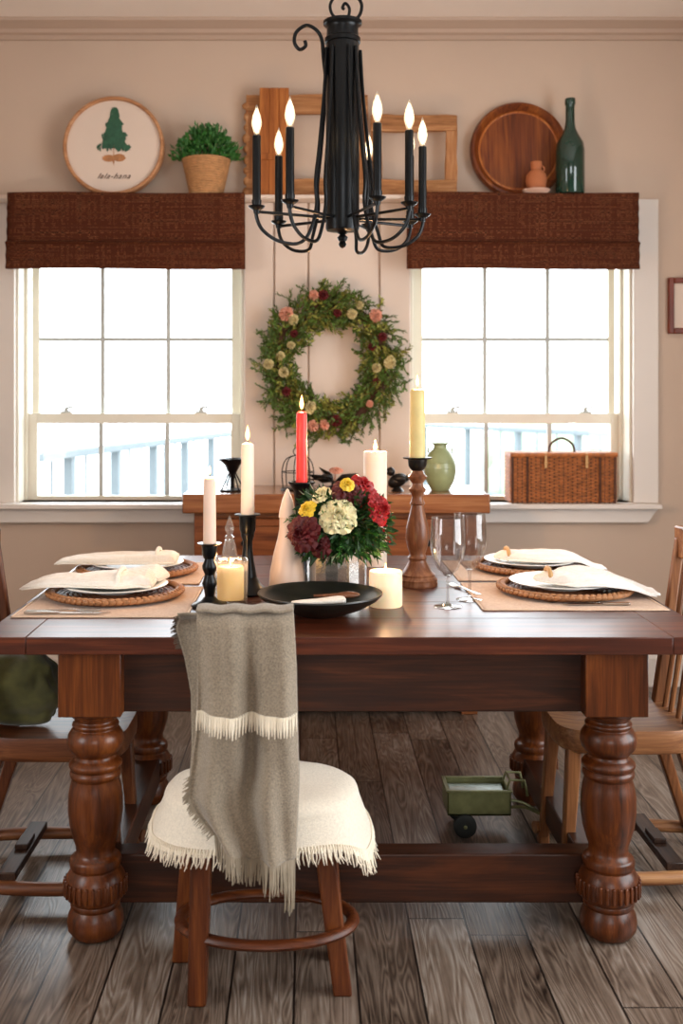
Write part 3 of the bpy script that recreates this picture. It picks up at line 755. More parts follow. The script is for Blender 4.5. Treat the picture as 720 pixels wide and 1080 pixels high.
# little bird
t = thing('bird_figurine', 'small dark bird figurine on the sideboard left of the green vase', 'figurine', (W(419, 4.55), 4.55, SZ))
b = MB(); b.ball((0, 0, .045), (.045, .028, .03), 20, 12, ax=(-.5, 0, 1)); b.ball((-.03, 0, .085), .02, 16, 10)
b.tube([(-.045, 0, .088), (-.066, 0, .084)], [.007, .001], 8); b.tube([(.03, 0, .05), (.075, 0, .075)], [.016, .006], 8)
b.lathe([(0, 0), (.03, 0), (.022, .008), (.012, .02), (0, .03)], 20)
b.build('body', M['iron2'], t)
b = MB(); b.ball((.012, -.022, .055), (.03, .01, .016), 14, 8); b.build('wing', M['iron2'], t)
# green vase
t = thing('green_vase', 'round sage green glazed vase with a flared lip on the sideboard', 'vase', (W(464, 4.60), 4.60, SZ - .001))
MB().lathe([(0, 0), (.038, 0), (.044, .006), (.065, .05), (.071, .09), (.067, .13), (.05, .165), (.032, .182), (.028, .19), (.03, .2), (.042, .207), (.042, .21), (.028, .203), (.024, .19), (.02, .18)], 48).build('vase_body', M['sage'], t)
b = MB()
for z, r in ((.098, .0715), (.125, .0685)): b.tube([(r * math.cos(2 * PI * i / 40), r * math.sin(2 * PI * i / 40), z) for i in range(40)], .0016, 6, closed=True)
b.build('raised_band', M['sage'], t)
for s_ in (-1, 1):
    MB().tube(spline([(s_ * .03, 0, .19), (s_ * .05, 0, .188), (s_ * .052, 0, .165)], 5), .004, 6).build('lug', M['sage'], t)

# wicker hamper on the window sill
t = thing('wicker_hamper', 'reddish wicker picnic hamper with a hoop handle standing on the right sill', 'basket', (W(590, 4.93), 4.925, .861))
hx_, hy_, hz_ = .245, .068, .235
def rrect(z, n=150, off=0, amp=0, ph=0, ns=46):
    pts = []; per = 4 * (hx_ + hy_)
    for i in range(n):
        d = per * i / n; c = .0
        if d < 2 * hx_: p = (-hx_ + d, -hy_); nn = (0, -1)
        elif d < 2 * hx_ + 2 * hy_: p = (hx_, -hy_ + d - 2 * hx_); nn = (1, 0)
        elif d < 4 * hx_ + 2 * hy_: p = (hx_ - (d - 2 * hx_ - 2 * hy_), hy_); nn = (0, 1)
        else: p = (-hx_, hy_ - (d - 4 * hx_ - 2 * hy_)); nn = (-1, 0)
        a = amp * math.sin(ns * PI * i / n + ph) + off
        pts.append((p[0] + nn[0] * a, p[1] + nn[1] * a, z))
    return pts
b = MB()
for k in range(26): b.tube(rrect(.008 + k * .0082, 230, 0, .0045, k * PI), .0042, 5, closed=True)
b.build('woven_sides', M['wicker'], t)
b = MB(); b.box(-hx_ + .002, hx_ - .002, -hy_ + .003, hy_ - .003, .004, .22); b.build('lining', M['wicker_d'], t)
b = MB()
for i in range(23):
    x = -hx_ + .01 + i * (2 * hx_ - .02) / 22; b.tube([(x, -hy_ - .001, .0), (x, -hy_ - .001, .215)], .0034, 5)
b.build('stakes', M['wicker_d'], t)
for x0, x1 in ((-hx_, -hx_ + .014), (hx_ - .014, hx_), (-hx_ + .07, -hx_ + .082), (hx_ - .082, hx_ - .07)):
    MB().tube([((x0 + x1) / 2, -hy_ - .006, 0), ((x0 + x1) / 2, -hy_ - .006, .215)], .006, 6).build('corner_post', M['wicker_d'], t)
b = MB(); 
for k in range(7): b.tube([(-hx_ - .004, -hy_ - .006 + k * .0225, .226), (hx_ + .004, -hy_ - .006 + k * .0225, .226)], .011, 7)
b.build('lid', M['wicker'], t)
MB().tube(spline([(-.062, -.03, .23), (-.05, -.03, .275), (0, -.03, .302), (.05, -.03, .275), (.062, -.03, .23)], 6), .0055, 8).build('handle', M['wicker_d'], t)
for x in (-.085, .105):
    b = MB(); b.box(x - .006, x + .006, -hy_ - .016, -hy_ - .012, .165, .235); b.tube([(x - .008, -hy_ - .018, .19), (x + .008, -hy_ - .018, .19)], .004, 6)
    b.build('strap', M['leather'], t, bevel=.001)

# ------------------------------------------------------------------ dining table
TZ = .77
TX0, TX1, TD0, TD1 = -.80, 1.0, 2.53, 3.85
t = thing('dining_table', 'long reddish brown farmhouse dining table with thick turned legs', 'table', ((TX0 + TX1) / 2, (TD0 + TD1) / 2, 0))
TC = Vector(t.location)
b = MB(); hw = (TX1 - TX0) / 2; hd = (TD1 - TD0) / 2
nb = 6
xe = hw - .115
for i in range(nb):
    y0 = -hd + i * 2 * hd / nb
    b.box(-xe, xe, y0, y0 + 2 * hd / nb - .0006, TZ - .043, TZ)
b.box(-hw, -xe - .0008, -hd, hd, TZ - .043, TZ); b.box(xe + .0008, hw, -hd, hd, TZ - .043, TZ)
b.build('tabletop', M['table_top'], t, bevel=.0022)
LX0, LX1, LY0, LY1 = -.536 - TC.x, .756 - TC.x, 2.63 - TC.y, 3.50 - TC.y
za = .568
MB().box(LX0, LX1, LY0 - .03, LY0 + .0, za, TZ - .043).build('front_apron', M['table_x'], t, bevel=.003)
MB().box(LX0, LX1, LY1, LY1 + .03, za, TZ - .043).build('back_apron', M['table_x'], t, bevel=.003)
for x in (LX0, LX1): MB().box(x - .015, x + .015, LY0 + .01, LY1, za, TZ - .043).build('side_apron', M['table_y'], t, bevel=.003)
prof = [(1001, 19), (999, 24), (992, 28.5), (984, 29.5), (976, 28), (970, 25), (968, 24), (967, 26), (963, 26.5), (961, 25.5), (959, 29), (952, 31.5), (944, 32), (936, 30.5), (929, 27), (926, 24.5), (924, 26.5), (919, 27.2), (915, 26), (912, 22), (908, 20.2), (902, 20.5), (893, 23.5), (880, 26.8), (864, 28.6), (848, 28.4), (836, 26.5), (829, 24.6), (827, 24.6), (825.5, 26.5), (822, 27), (819.5, 26), (818, 24.5), (816, 27), (812, 28), (809, 26), (806, 21.5), (802, 20.5), (799, 24), (794, 27.8), (787, 29.5), (780, 28.5), (775, 25.5), (772.5, 22.5), (771, 24), (768, 24.5), (766, 22), (764, 21), (759, 22)]
LP = [(r / 418.0, .545 * (1001 - y) / (1001 - 763)) for y, r in prof]
LP = [(0, 0)] + LP
def table_leg(cx, cy):
    b = MB(); b.lathe(LP, 48, cx, cy); s_ = .077
    b.box(cx - s_, cx + s_, cy - s_, cy + s_, .568, TZ - .043)
    b.lathe([(.052, .543), (.055, .55), (.06, .553), (.06, .558), (.074, .5685)], 48, cx, cy)
    zc = .556 * (1001 - 947) / 238.0
    for k in range(30):
        a = 2 * PI * k / 30; mm = Matrix.Translation((cx, cy, zc)) @ Matrix.Rotation(a, 4, 'Z')
        b.box(.0755 - .003, .0755 + .0045, -.0042, .0042, -.02, .02, mm)
    return b
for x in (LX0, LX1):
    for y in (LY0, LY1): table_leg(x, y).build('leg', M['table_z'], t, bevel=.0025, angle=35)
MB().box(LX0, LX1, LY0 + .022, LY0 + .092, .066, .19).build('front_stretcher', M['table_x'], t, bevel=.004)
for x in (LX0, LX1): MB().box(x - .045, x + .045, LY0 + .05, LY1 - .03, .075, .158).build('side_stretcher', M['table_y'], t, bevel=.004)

# ------------------------------------------------------------------ place settings
def placemat(label, x0, x1, d0, d1, skew=0):
    cx, cy = (x0 + x1) / 2, (d0 + d1) / 2
    t = thing('placemat', label, 'placemat', (cx, cy, TZ), 0, 'blush linen placemats on the dining table')
    hw, hd = (x1 - x0) / 2, (d1 - d0) / 2
    def fn(u, v): return ((u * 2 - 1) * hw + skew * v, (v * 2 - 1) * hd, .0022 + .0004 * math.sin(u * 20 + v * 9))
    MB().grid(fn, 30, 24).build('cloth', M['mat'], t, solid=.002, recalc=False)
    hem = MB(); e = .006
    hem.box(-hw, hw, -hd, -hd + e, .001, .0044); hem.box(-hw, hw, hd - e, hd, .001, .0044)
    hem.box(-hw, -hw + e, -hd, hd, .001, .0044); hem.box(hw - e, hw, -hd, hd, .001, .0044)
    hem.build('hem', M['mat'], t, bevel=.001)
CF = (-.562, 3.045); CB = (-.565, 3.455); RF = (.762, 3.105); RB = (.755, 3.515)
placemat('blush placemat at the near left setting, under the cutlery', -.785, -.32, 2.75, 3.19)
placemat('blush placemat at the far left setting', -.785, -.34, 3.24, 3.66)
placemat('blush placemat at the near right setting, beside the wine glasses', .475, .985, 2.84, 3.26)
placemat('blush placemat at the far right setting', .475, .985, 3.30, 3.70)
def make_charger(R=.198):
    t = thing('rattan_charger', '', 'charger plate', (0, 0, 0), 0, 'braided rattan chargers on the dining table')
    b = MB(); b.lathe([(0, .001), (R - .03, .001), (R - .012, .006), (R - .008, .014), (R - .02, .013), (R - .035, .009), (0, .009)], 64)
    b.build('charger_disc', M['rattan'], t)
    b = MB()
    for r_, z_, q in ((R - .006, .015, 1), (R - .018, .0185, -1)):
        n = int(2 * PI * r_ / .0185)
        for i in range(n):
            a = 2 * PI * i / n; c = (r_ * math.cos(a), r_ * math.sin(a), z_)
            b.ball(c, (.0078, .0068, .0145), 8, 6, ax=(-math.sin(a) + q * .55 * math.cos(a), math.cos(a) + q * .55 * math.sin(a), .25 * q))
    b.build('braided_rim', M['rattan_l'], t)
    b = MB()
    for k in range(9):
        r_ = .05 + k * .0145; b.tube([(r_ * math.cos(2 * PI * i / 60), r_ * math.sin(2 * PI * i / 60), .0095 + .0018 * math.sin(i * 3 + k)) for i in range(60)], .003, 5, closed=True)
    b.build('woven_coils', M['rattan'], t)
    return t
def make_plate(R=.152):
    t = thing('dinner_plate', '', 'plate', (0, 0, 0), 0, 'white dinner plates on rattan chargers')
    MB().lathe([(0, .003), (.055, .003), (.057, 0), (.062, 0), (.066, .005), (.1, .012), (R - .002, .021), (R, .0235), (R - .003, .025), (.104, .0165), (.09, .0105), (0, .0095)], 72).build('plate_body', M['plate'], t)
    return t
spots = [(CF, 'near left'), (CB, 'far left'), (RF, 'near right'), (RB, 'far right')]
cr = None; pl = None
for (p, w_) in spots:
    z = TZ + .0035
    if cr is None:
        cr = make_charger(); cr.location = (p[0], p[1], z); pl = make_plate(); pl.location = (p[0] + .0, p[1], z + .0125)
        cr['label'] = 'braided brown rattan charger at the %s setting' % w_; pl['label'] = 'white dinner plate at the %s setting' % w_
    else:
        dup(cr, (p[0], p[1], z), .4, 'braided brown rattan charger at the %s setting' % w_)
        dup(pl, (p[0] - (.01 if p[0] > 0 else 0), p[1], z + .0125), 0, 'white dinner plate at the %s setting' % w_)

def napkin(label, loc, rz, path, mat, ring=None, seed=1, ringmat='napkin'):
    """cloth gathered and folded; path = (x, z_bottom, width, thickness, y)"""
    t = thing('napkin', label, 'napkin', loc, rz)
    P = spline([(p[0], p[4] if len(p) > 4 else 0, p[1]) for p in path], 6); Wd = spline([(p[2] * 1.12, p[3] * .72, 0) for p in path], 6)
    secs = []; n = 28
    for i, (c, w) in enumerate(zip(P, Wd)):
        s_ = []
        for j in range(n):
            a = 2 * PI * j / n; ca, sa = math.cos(a), math.sin(a)
            y = w.x / 2 * (abs(ca) ** .4) * (1 if ca > 0 else -1); z = w.y / 2 * (abs(sa) ** .6) * (1 if sa > 0 else -1)
            wr = .28 * w.y * mnoise.noise((i * .12 + seed, y * 28, seed * 3.3)) + .12 * w.y * mnoise.noise((i * .5 + seed, y * 70, seed))
            wr += .5 * w.y * (abs(math.sin(y * 75 + seed + i * .03)) - .5) + .003 * mnoise.noise((i * .35, y * 30, seed * 7))
            if sa <= 0: wr *= .1
            s_.append((c.x, c.y + y, c.z + w.y / 2 + z + wr))
        secs.append(s_)
    MB().loft(secs).build('folded_cloth', mat, t, angle=80, sub=1)
    und = []
    for i, q in enumerate(secs):
        if i < 3 or i > len(secs) - 4: continue
        c, w = P[i], Wd[i]
        und.append([(c.x + (x - c.x), c.y + (y - c.y) * 1.09 - .004 + .004 * math.sin(i * .4), c.z + (z - c.z) * .32 - .001) for x, y, z in q])
    MB().loft(und).build('under_fold', mat, t, angle=80)
    if ring:
        x, z, r1, r2 = ring
        MB().tube([(x, r1 * math.cos(2 * PI * i / 24), z + r2 * math.sin(2 * PI * i / 24)) for i in range(24)], .007, 8, closed=True).build('napkin_tie', M[ringmat], t)
    return t
zp = TZ + .016 + .0245
napkin('ivory napkin trailing off the left rim of the near left plate', (CF[0], CF[1] - .02, zp), .0,
       [(-.27, -.012, .05, .006), (-.24, -.006, .09, .016, .0), (-.18, .003, .11, .026), (-.1, .002, .12, .032), (0, .0, .13, .036), (.04, 0, .12, .038), (.08, .0, .11, .045), (.105, .0, .11, .04), (.118, .0, .1, .012)], M['napkin'], (.02, .02, .066, .024), 1)
napkin('white napkin flap lying behind the rolled near left napkin', (CF[0] + .02, CF[1] + .085, zp), -.25,
       [(-.17, .0, .03, .006), (-.1, .0, .09, .016), (0, .002, .11, .03), (.08, .0, .1, .045), (.12, .0, .08, .02)], M['napkinw'], None, 2)
napkin('ivory napkin laid along the far left plate', (CB[0] - .03, CB[1] - .01, zp), .02,
       [(-.24, -.008, .04, .006), (-.2, .0, .09, .018), (-.1, .0, .11, .026), (0, .0, .12, .03), (.08, .0, .12, .036), (.14, .0, .12, .04), (.165, .002, .1, .02)], M['napkin'], (.1, .02, .062, .022), 3)
napkin('white napkin spilling over the right rim of the near right plate', (RF[0], RF[1] - .02, zp), -.06,
       [(-.095, .0, .04, .012), (-.06, .0, .09, .03), (0, .0, .17, .034), (.06, .002, .2, .038), (.12, .0, .2, .03), (.17, -.008, .18, .018), (.22, -.026, .15, .014), (.262, -.034, .1, .01)], M['napkinw'], (-.052, .018, .046, .018), 4, 'leather')
napkin('white napkin folded across the far right plate', (RB[0], RB[1], zp), -.04,
       [(-.13, .0, .04, .012), (-.09, .0, .09, .026), (0, .0, .15, .026), (.08, .0, .16, .026), (.14, -.0, .15, .016), (.2, -.024, .12, .012), (.24, -.03, .08, .008)], M['napkinw'], (-.085, .016, .046, .018), 5, 'leather')

def fork(label, loc, rz, L=.2, s=1):
    t = thing('fork', label, 'fork', loc, rz); k = L / .2
    secs = []
    for x, w, z, h in ((0, .006, .001, .003), (.004, .008, .001, .003), (.05, .0055, .0015, .003), (.11, .003, .004, .003), (.125, .004, .005, .0025), (.14, .010, .004, .002), (.15, .0115, .002, .002)):
        secs.append([(x * k, -w, z), (x * k, w, z), (x * k, w, z + h), (x * k, -w, z + h)])
    MB().loft(secs).build('handle', M['silver'], t, bevel=.001)
    b = MB()
    for q in (-.0095, -.0032, .0032, .0095): b.tube(spline([(.148 * k, q, .003), (.17 * k, q * 1.02, .001), (.2 * k, q, .005)], 4), [.0016] * 8 + [.0008], 6)
    b.build('tines', M['silver'], t)
def knife(label, loc, rz, L=.23):
    t = thing('knife', label, 'knife', loc, rz); k = L / .23
    secs = []
    for x, w, h in ((0, .006, .005), (.005, .009, .006), (.06, .0075, .006), (.095, .005, .005)): secs.append([(x * k, -w, 0.001), (x * k, w, .001), (x * k, w, .001 + h), (x * k, -w, .001 + h)])
    MB().loft(secs).build('handle', M['silver'], t, bevel=.0012)
    MB().prism([(.094 * k, -.005), (.12 * k, -.009), (.2 * k, -.009), (.23 * k, .004), (.22 * k, .007), (.094 * k, .006)], .0025, .004, 'xy').build('blade', M['silver'], t)
fork('silver fork on the near left placemat', (W(26, 2.80), 2.815, TZ + .004), .02, .2)
knife('silver knife lying beside the fork on the near left placemat', (W(26, 2.79), 2.785, TZ + .004), .0, .23)
fork('silver fork crossing the edge of the near right placemat', (W(632, 2.93), 2.93, TZ + .004), PI - .15, .155)
knife('silver knife lying at the edge of the near right placemat', (W(665, 2.90), 2.905, TZ + .004), PI + .02, .19)
fork('silver fork lying on the table behind the wine glasses', (W(503, 3.1), 3.06, TZ + .001), 1.9, .19)

# ------------------------------------------------------------------ candles
def flame(parent, z, s=1.0):
    MB().lathe([(0, 0), (.0035 * s, .004 * s), (.006 * s, .012 * s), (.0065 * s, .018 * s), (.0045 * s, .03 * s), (.002 * s, .04 * s), (0, .047 * s)], 14, mat=Matrix.Translation((0, 0, z))).build('flame', M['flame'], parent)
def wick(parent, z, h=.01):
    MB().tube([(0, 0, z - .004), (.001, 0, z + h * .6), (.002, 0, z + h)], .0011, 6).build('wick', M['wick'], parent)
def taper(label, loc, r0, r1, h, mat, lit=True, watts=.8, fs=1.0):
    t = thing('taper_candle', label, 'candle', loc)
    MB().lathe([(0, 0), (r0, 0), (r0, .01), (r1, h - .012), (r1 * .9, h - .004), (r1 * .55, h), (0, h - .001)], 28).build('wax', mat, t)
    wick(t, h, .012)
    if lit:
        flame(t, h + .006, fs); lamp('candlelight', (loc[0], loc[1], loc[2] + h + .03), watts * 2.2)
    return t
def iron_stick(label, loc, prof, seg=36):
    t = thing('iron_candlestick', label, 'candle holder', loc, 0)
    k = len(prof) // 2
    b0 = [p for p in prof if p[2] == 'b']; b1 = [p for p in prof if p[2] == 's']; b2 = [p for p in prof if p[2] == 'c']
    for nm, q in (('base', b0), ('stem', b1), ('cup', b2)): MB().lathe([(p[0], p[1]) for p in q], seg).build(nm, M['iron'], t)
    return t
# near left: pink taper in a bulbous iron stick  (D 2.90)
D = 2.90; X = W(221, D); zt = H(573, D); h = zt - TZ
iron_stick('short bulbous black candlestick beside the near left placemat', (X, D, TZ),
    [(0, 0, 'b'), (.05, 0, 'b'), (.053, .004, 'b'), (.048, .009, 'b'), (.025, .018, 'b'), (.013, .03, 'b'), (.013, .03, 's'), (.016, .05, 's'), (.021, .065, 's'), (.016, .08, 's'), (.013, .09, 's'), (.02, .105, 's'), (.021, .115, 's'), (.014, .13, 's'), (.014, .138, 's'),
     (.0, .134, 'c'), (.016, .135, 'c'), (.021, .145, 'c'), (.022, h - .006, 'c'), (.033, h - .001, 'c'), (.034, h + .001, 'c'), (.02, h + .001, 'c'), (.019, h - .03, 'c'), (0, h - .03, 'c')])
taper('pale pink taper candle with a tiny flame in the short black candlestick', (X, D, zt - .03), .0185, .0165, .03 + H(503, D) - zt, M['waxpink'], True, .5, .55)
# second: taller iron stick with a white lit taper (D 3.10)
D = 3.10; X = W(261, D); zt = H(541, D); h = zt - TZ
iron_stick('tall slender black candlestick behind the glass votive', (X, D, TZ),
    [(0, 0, 'b'), (.062, 0, 'b'), (.065, .006, 'b'), (.058, .014, 'b'), (.04, .028, 'b'), (.028, .05, 'b'), (.028, .05, 's'), (.02, .09, 's'), (.0145, .13, 's'), (.014, .155, 's'), (.02, .172, 's'), (.019, .18, 's'),
     (0, .178, 'c'), (.02, .179, 'c'), (.024, .19, 'c'), (.025, h - .01, 'c'), (.038, h - .006, 'c'), (.038, h - .003, 'c'), (.022, h - .003, 'c'), (.021, h - .035, 'c'), (0, h - .035, 'c')])
taper('white lit taper candle in the tall slender black candlestick', (X, D, zt - .035), .0205, .0185, .035 + H(467, D) - zt, M['waxwhite'], True, 1.2)
# third: red taper
D = 3.30; X = W(318, D); zt = H(508, D); h = zt - TZ
iron_stick('black candlestick with a wide cup behind the white ceramic cone', (X, D, TZ),
    [(0, 0, 'b'), (.06, 0, 'b'), (.063, .006, 'b'), (.05, .016, 'b'), (.025, .03, 'b'), (.025, .03, 's'), (.015, .08, 's'), (.013, .16, 's'), (.013, .2, 's'), (.022, .21, 's'),
     (0, .2, 'c'), (.016, .205, 'c'), (.022, .22, 'c'), (.024, h - .03, 'c'), (.036, h - .012, 'c'), (.043, h - .004, 'c'), (.043, h, 'c'), (.036, h, 'c'), (.021, h - .02, 'c'), (0, h - .02, 'c')])
taper('coral red lit taper candle above the bouquet', (X, D, zt - .02), .0185, .0165, .02 + H(434, D) - zt, M['waxred'], True, 1.2)
# turned wooden stick with beeswax pillar  (D 3.23)
D = 3.24; X = W(440, D); hs = H(483, D) - TZ
t = thing('turned_wooden_candlestick', 'tall turned wooden candlestick holding the yellow candle', 'candle holder', (X, D, TZ))
k_ = hs / .405
MB().lathe([(r, z * k_) for r, z in [(0, 0), (.062, 0), (.064, .006), (.061, .014), (.063, .02), (.055, .03), (.056, .036), (.045, .046), (.034, .062), (.028, .075)]], 44).build('base', M['stick'], t)
MB().lathe([(r, z * k_) for r, z in [(.028, .072), (.026, .08), (.03, .087), (.026, .094), (.024, .1), (.031, .12), (.0365, .15), (.035, .185), (.026, .22), (.02, .245), (.019, .255), (.024, .26), (.02, .268), (.017, .28), (.02, .292), (.026, .3), (.027, .306), (.018, .316), (.017, .325), (.028, .34), (.03, .346), (.02, .356), (.016, .366)]], 44).build('turned_stem', M['stick'], t)
MB().lathe([(r, z * k_) for r, z in [(.016, .364), (.024, .372), (.028, .38), (.03, .4), (.044, .403), (.045, .407), (.025, .407), (.024, .398), (0, .398)]], 44).build('cup', M['iron2'], t)
t = taper('yellow beeswax pillar candle in the turned wooden candlestick', (X, D, TZ + hs), .0245, .0235, H(410, D) - TZ - hs, M['waxyel'], True, 1.0, .8)
# tall white pillar, at the back of the table
D = 3.62; X = W(395.5, D)
t = thing('pillar_candle', 'tall white lit pillar candle standing behind the bouquet', 'candle', (X, D, TZ))
h = H(476, D) - TZ; r = 12.3 * D / 1100
MB().lathe([(0, 0), (r, 0), (r, h - .004), (r * .92, h), (r * .8, h - .003), (r * .5, h - .01), (0, h - .012)], 40).build('wax', M['waxwhite'], t)
wick(t, h - .01, .012); flame(t, h - .004, 1.0); lamp('candlelight', (X, D, TZ + h + .03), 20.0)
# short white pillar
D = 2.915; X = W(406.5, D)
t = thing('pillar_candle', 'short white lit pillar candle right of the dark bowl', 'candle', (X, D, TZ))
h = H(604, 2.88) - TZ; r = .0465
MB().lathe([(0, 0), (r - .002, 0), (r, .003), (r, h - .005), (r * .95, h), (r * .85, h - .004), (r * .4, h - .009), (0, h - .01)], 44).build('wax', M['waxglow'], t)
wick(t, h - .01, .008); flame(t, h - .004, .55); lamp('candlelight', (X, D, TZ + h + .015), 0.77)
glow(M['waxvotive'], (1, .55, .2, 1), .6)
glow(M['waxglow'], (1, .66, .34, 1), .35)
# votive in glass
D = 2.95; X = W(243, D)
t = thing('glass_votive_jar', 'square-sided clear glass votive jar with a lit candle inside', 'candle jar', (X, D, TZ), .1)
def sq(r, n=40, p=.35): return [(r * abs(math.cos(2 * PI * i / n)) ** p * (1 if math.cos(2 * PI * i / n) >= 0 else -1), r * abs(math.sin(2 * PI * i / n)) ** p * (1 if math.sin(2 * PI * i / n) >= 0 else -1)) for i in range(n)]
def sqloft(levels, p): return [[(x, y, z) for x, y in sq(r, 40, p)] for r, z in levels]
hj = .122
MB().loft(sqloft([(.044, .0), (.047, .004), (.0485, .03), (.0495, hj), (.0465, hj), (.0455, .03), (.044, .014), (.02, .012)], .55)).build('glass_wall', M['clear'], t)
MB().tube([(x, y, hj) for x, y in sq(.048, 40, .55)], .002, 8, closed=True).build('glass_rim', M['clear'], t)
t = thing('votive_candle', 'glowing ivory candle inside the glass votive jar', 'candle', (X, D, TZ + .013))
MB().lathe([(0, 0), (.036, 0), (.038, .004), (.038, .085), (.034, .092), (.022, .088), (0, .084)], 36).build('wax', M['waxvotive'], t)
wick(t, .086, .008); flame(t, .09, .6); lamp('candlelight', (X, D, TZ + .118), 0.77)

# crystal stoppered decanter
D = 3.22; X = W(242, D)
t = thing('crystal_decanter', 'slender clear crystal bottle with a pointed faceted stopper behind the votive', 'decanter', (X, D, TZ))
MB().lathe([(0, .002), (.04, .0), (.043, .01), (.036, .05), (.026, .09), (.019, .125), (.015, .14), (.016, .143), (.012, .143), (.016, .12), (.03, .06), (.036, .012), (0, .008)], 10).build('bottle', M['clear'], t, smooth=False)
b = MB(); b.lathe([(0, .135), (.01, .137), (.01, .148), (.016, .152), (.007, .16), (.014, .172), (.015, .18), (.008, .2), (0, .22)], 8); b.build('stopper', M['clear'], t, smooth=False)

# white ceramic cone
D = 3.08; X = W(303, D)
t = thing('ceramic_cone', 'white pear-shaped ceramic cone with a pointed tip left of the bouquet', 'ornament', (X, D, TZ))
hh = H(515, D) - TZ
MB().lathe([(r, z * hh / .31) for r, z in [(0, 0), (.05, 0), (.054, .006), (.0545, .03), (.0515, .07), (.041, .12), (.029, .165), (.0235, .195), (.0235, .225)]], 48).build('body', M['ceramic'], t)
MB().lathe([(r, z * hh / .31) for r, z in [(.0215, .224), (.026, .226), (.0235, .245), (.0145, .28), (.0045, .305), (0, .31)]], 48).build('pointed_cap', M['ceramic'], t)

# dark bowl with napkin and wooden piece
D = 2.80; X = W(337.5, D)
t = thing('shallow_bowl', 'wide shallow charcoal bowl at the front of the table', 'bowl', (X, D, TZ))
MB().lathe([(0, 0), (.058, 0), (.062, .003), (.075, .006), (.12, .022), (.155, .043), (.168, .057), (.167, .06), (.162, .06), (.15, .05), (.115, .031), (.07, .018), (0, .013)], 72).build('bowl_body', M['bowl'], t)
t = thing('folded_linen', 'small folded cream linen lying in the charcoal bowl', 'cloth', (X - .005, D - .02, TZ + .03), .1)
secs = []
for i in range(11):
    u = i / 10; x = -.075 + .15 * u; hh = .010 + .014 * u; w = .02 + .018 * u
    secs.append([(x, -w, 0), (x, w, .004), (x, w * .6, hh), (x, -w * .1, hh * (.75 + .2 * math.sin(i))), (x, -w * .8, hh * .9)])
MB().loft(secs).build('cloth', M['napkin'], t, sub=1, angle=70)
t = thing('wooden_spoon', 'small brown wooden spoon resting in the charcoal bowl', 'spoon', (X + .075, D + .02, TZ + .04), .15)
MB().ball((0, 0, .008), (.034, .02, .009), 20, 10).build('spoon_head', M['stick'], t)
MB().tube([(-.03, 0, .008), (-.06, .01, .006), (-.09, .02, .004)], [.006, .0045, .004], 8).build('handle', M['stick'], t)

# mercury glass vase
D = 3.10; X = W(355, D); VH = .13
t = thing('mirrored_glass_vase', 'round silver mercury-glass vase holding the bouquet', 'vase', (X, D, TZ))
b = MB(); b.lathe([(0, .0), (.08, 0), (.084, .004), (.088, .03), (.088, VH - .012), (.09, VH), (.086, VH), (.084, VH - .012), (.083, .03), (0, .012)], 16)
b.build('vase_wall', M['mercury'], t, angle=15)
b = MB(); b.tube([(.0885 * math.cos(2 * PI * i / 48), .0885 * math.sin(2 * PI * i / 48), VH) for i in range(48)], .0025, 8, closed=True); b.build('rim', M['silver'], t)

# bouquet
t = thing('bouquet', 'bouquet of cream, yellow and red flowers with dark greens in the mirrored vase', 'flowers', (W(359, D), D, TZ + VH - .02))
def bl(px, py, d): return (W(px, d) - t.location.x, d - t.location.y, H(py, d) - t.location.z)
fl = [('cream_rose', 'creampetal', 357, 546, 2.95, .057, (-.1, -1, .6), 9), ('yellow_rose', 'yellowpetal', 325, 538, 2.96, .030, (-.6, -.8, .6), 6), ('cream_rosebud', 'creampetal', 340, 523, 2.99, .032, (-.5, -.6, .8), 4),
      ('maroon_dahlia', 'maroon', 366, 522, 3.0, .052, (.1, -.7, .8), 9), ('red_dahlia', 'redpetal', 381, 514, 3.03, .042, (.4, -.6, .8), 5), ('red_dahlia', 'redpetal', 398, 538, 2.98, .046, (.8, -.8, .3), 9),
      ('maroon_dahlia', 'maroon', 322, 562, 2.95, .056, (-.7, -1, .1), 9), ('yellow_centre_flower', 'yellowpetal', 366, 512, 2.96, .024, (.1, -.8, .6), 4), ('red_dahlia', 'maroon', 338, 575, 2.95, .036, (-.5, -1, -.1), 5)]
for i, (nm, m_, px, py, d, r_, fc, ly) in enumerate(fl):
    b = MB(); rose(b, bl(px, py, d), fc, r_, ly, 1.0, 100 + i, .09); b.build(nm, M[m_], t, recalc=False)
b = MB(); b2 = MB()
cen = Vector(bl(360, 555, 3.04))
for k in range(1800):
    a = random.uniform(0, 2 * PI); e = random.uniform(-.95, 1.1); q = random.uniform(.35, 1)
    d = Vector((math.cos(a) * math.cos(e), math.sin(a) * math.cos(e), math.sin(e)))
    p = cen + Vector((d.x * .142 * q, d.y * .115 * q, d.z * .112 * q))
    if p.z < -.035: continue
    b.leaf(p, d + Vector((random.uniform(-.6, .6), random.uniform(-.6, .6), random.uniform(-.8, .3))), random.uniform(.024, .045), random.uniform(.01, .018))
for k in range(110):
    a = random.uniform(0, 2 * PI); e = random.uniform(-.7, .9)
    d = Vector((math.cos(a) * math.cos(e), math.sin(a) * math.cos(e), math.sin(e))); p0 = cen + Vector((d.x * .1, d.y * .08, d.z * .08)); L = random.uniform(.03, .065)
    b2.tube([p0, p0 + d * L], .001, 4)
    for i in range(12):
        s_ = d.orthogonal(); s_.rotate(Matrix.Rotation(random.uniform(0, 6.28), 3, d)); b2.leaf(p0 + d * L * i / 12, d + s_ * .8, .016, .004)
b.build('leaves', M['leaf'], t, recalc=False, kind='stuff'); b2.build('feathery_greens', M['leaf2'], t, recalc=False, kind='stuff')
b = MB()
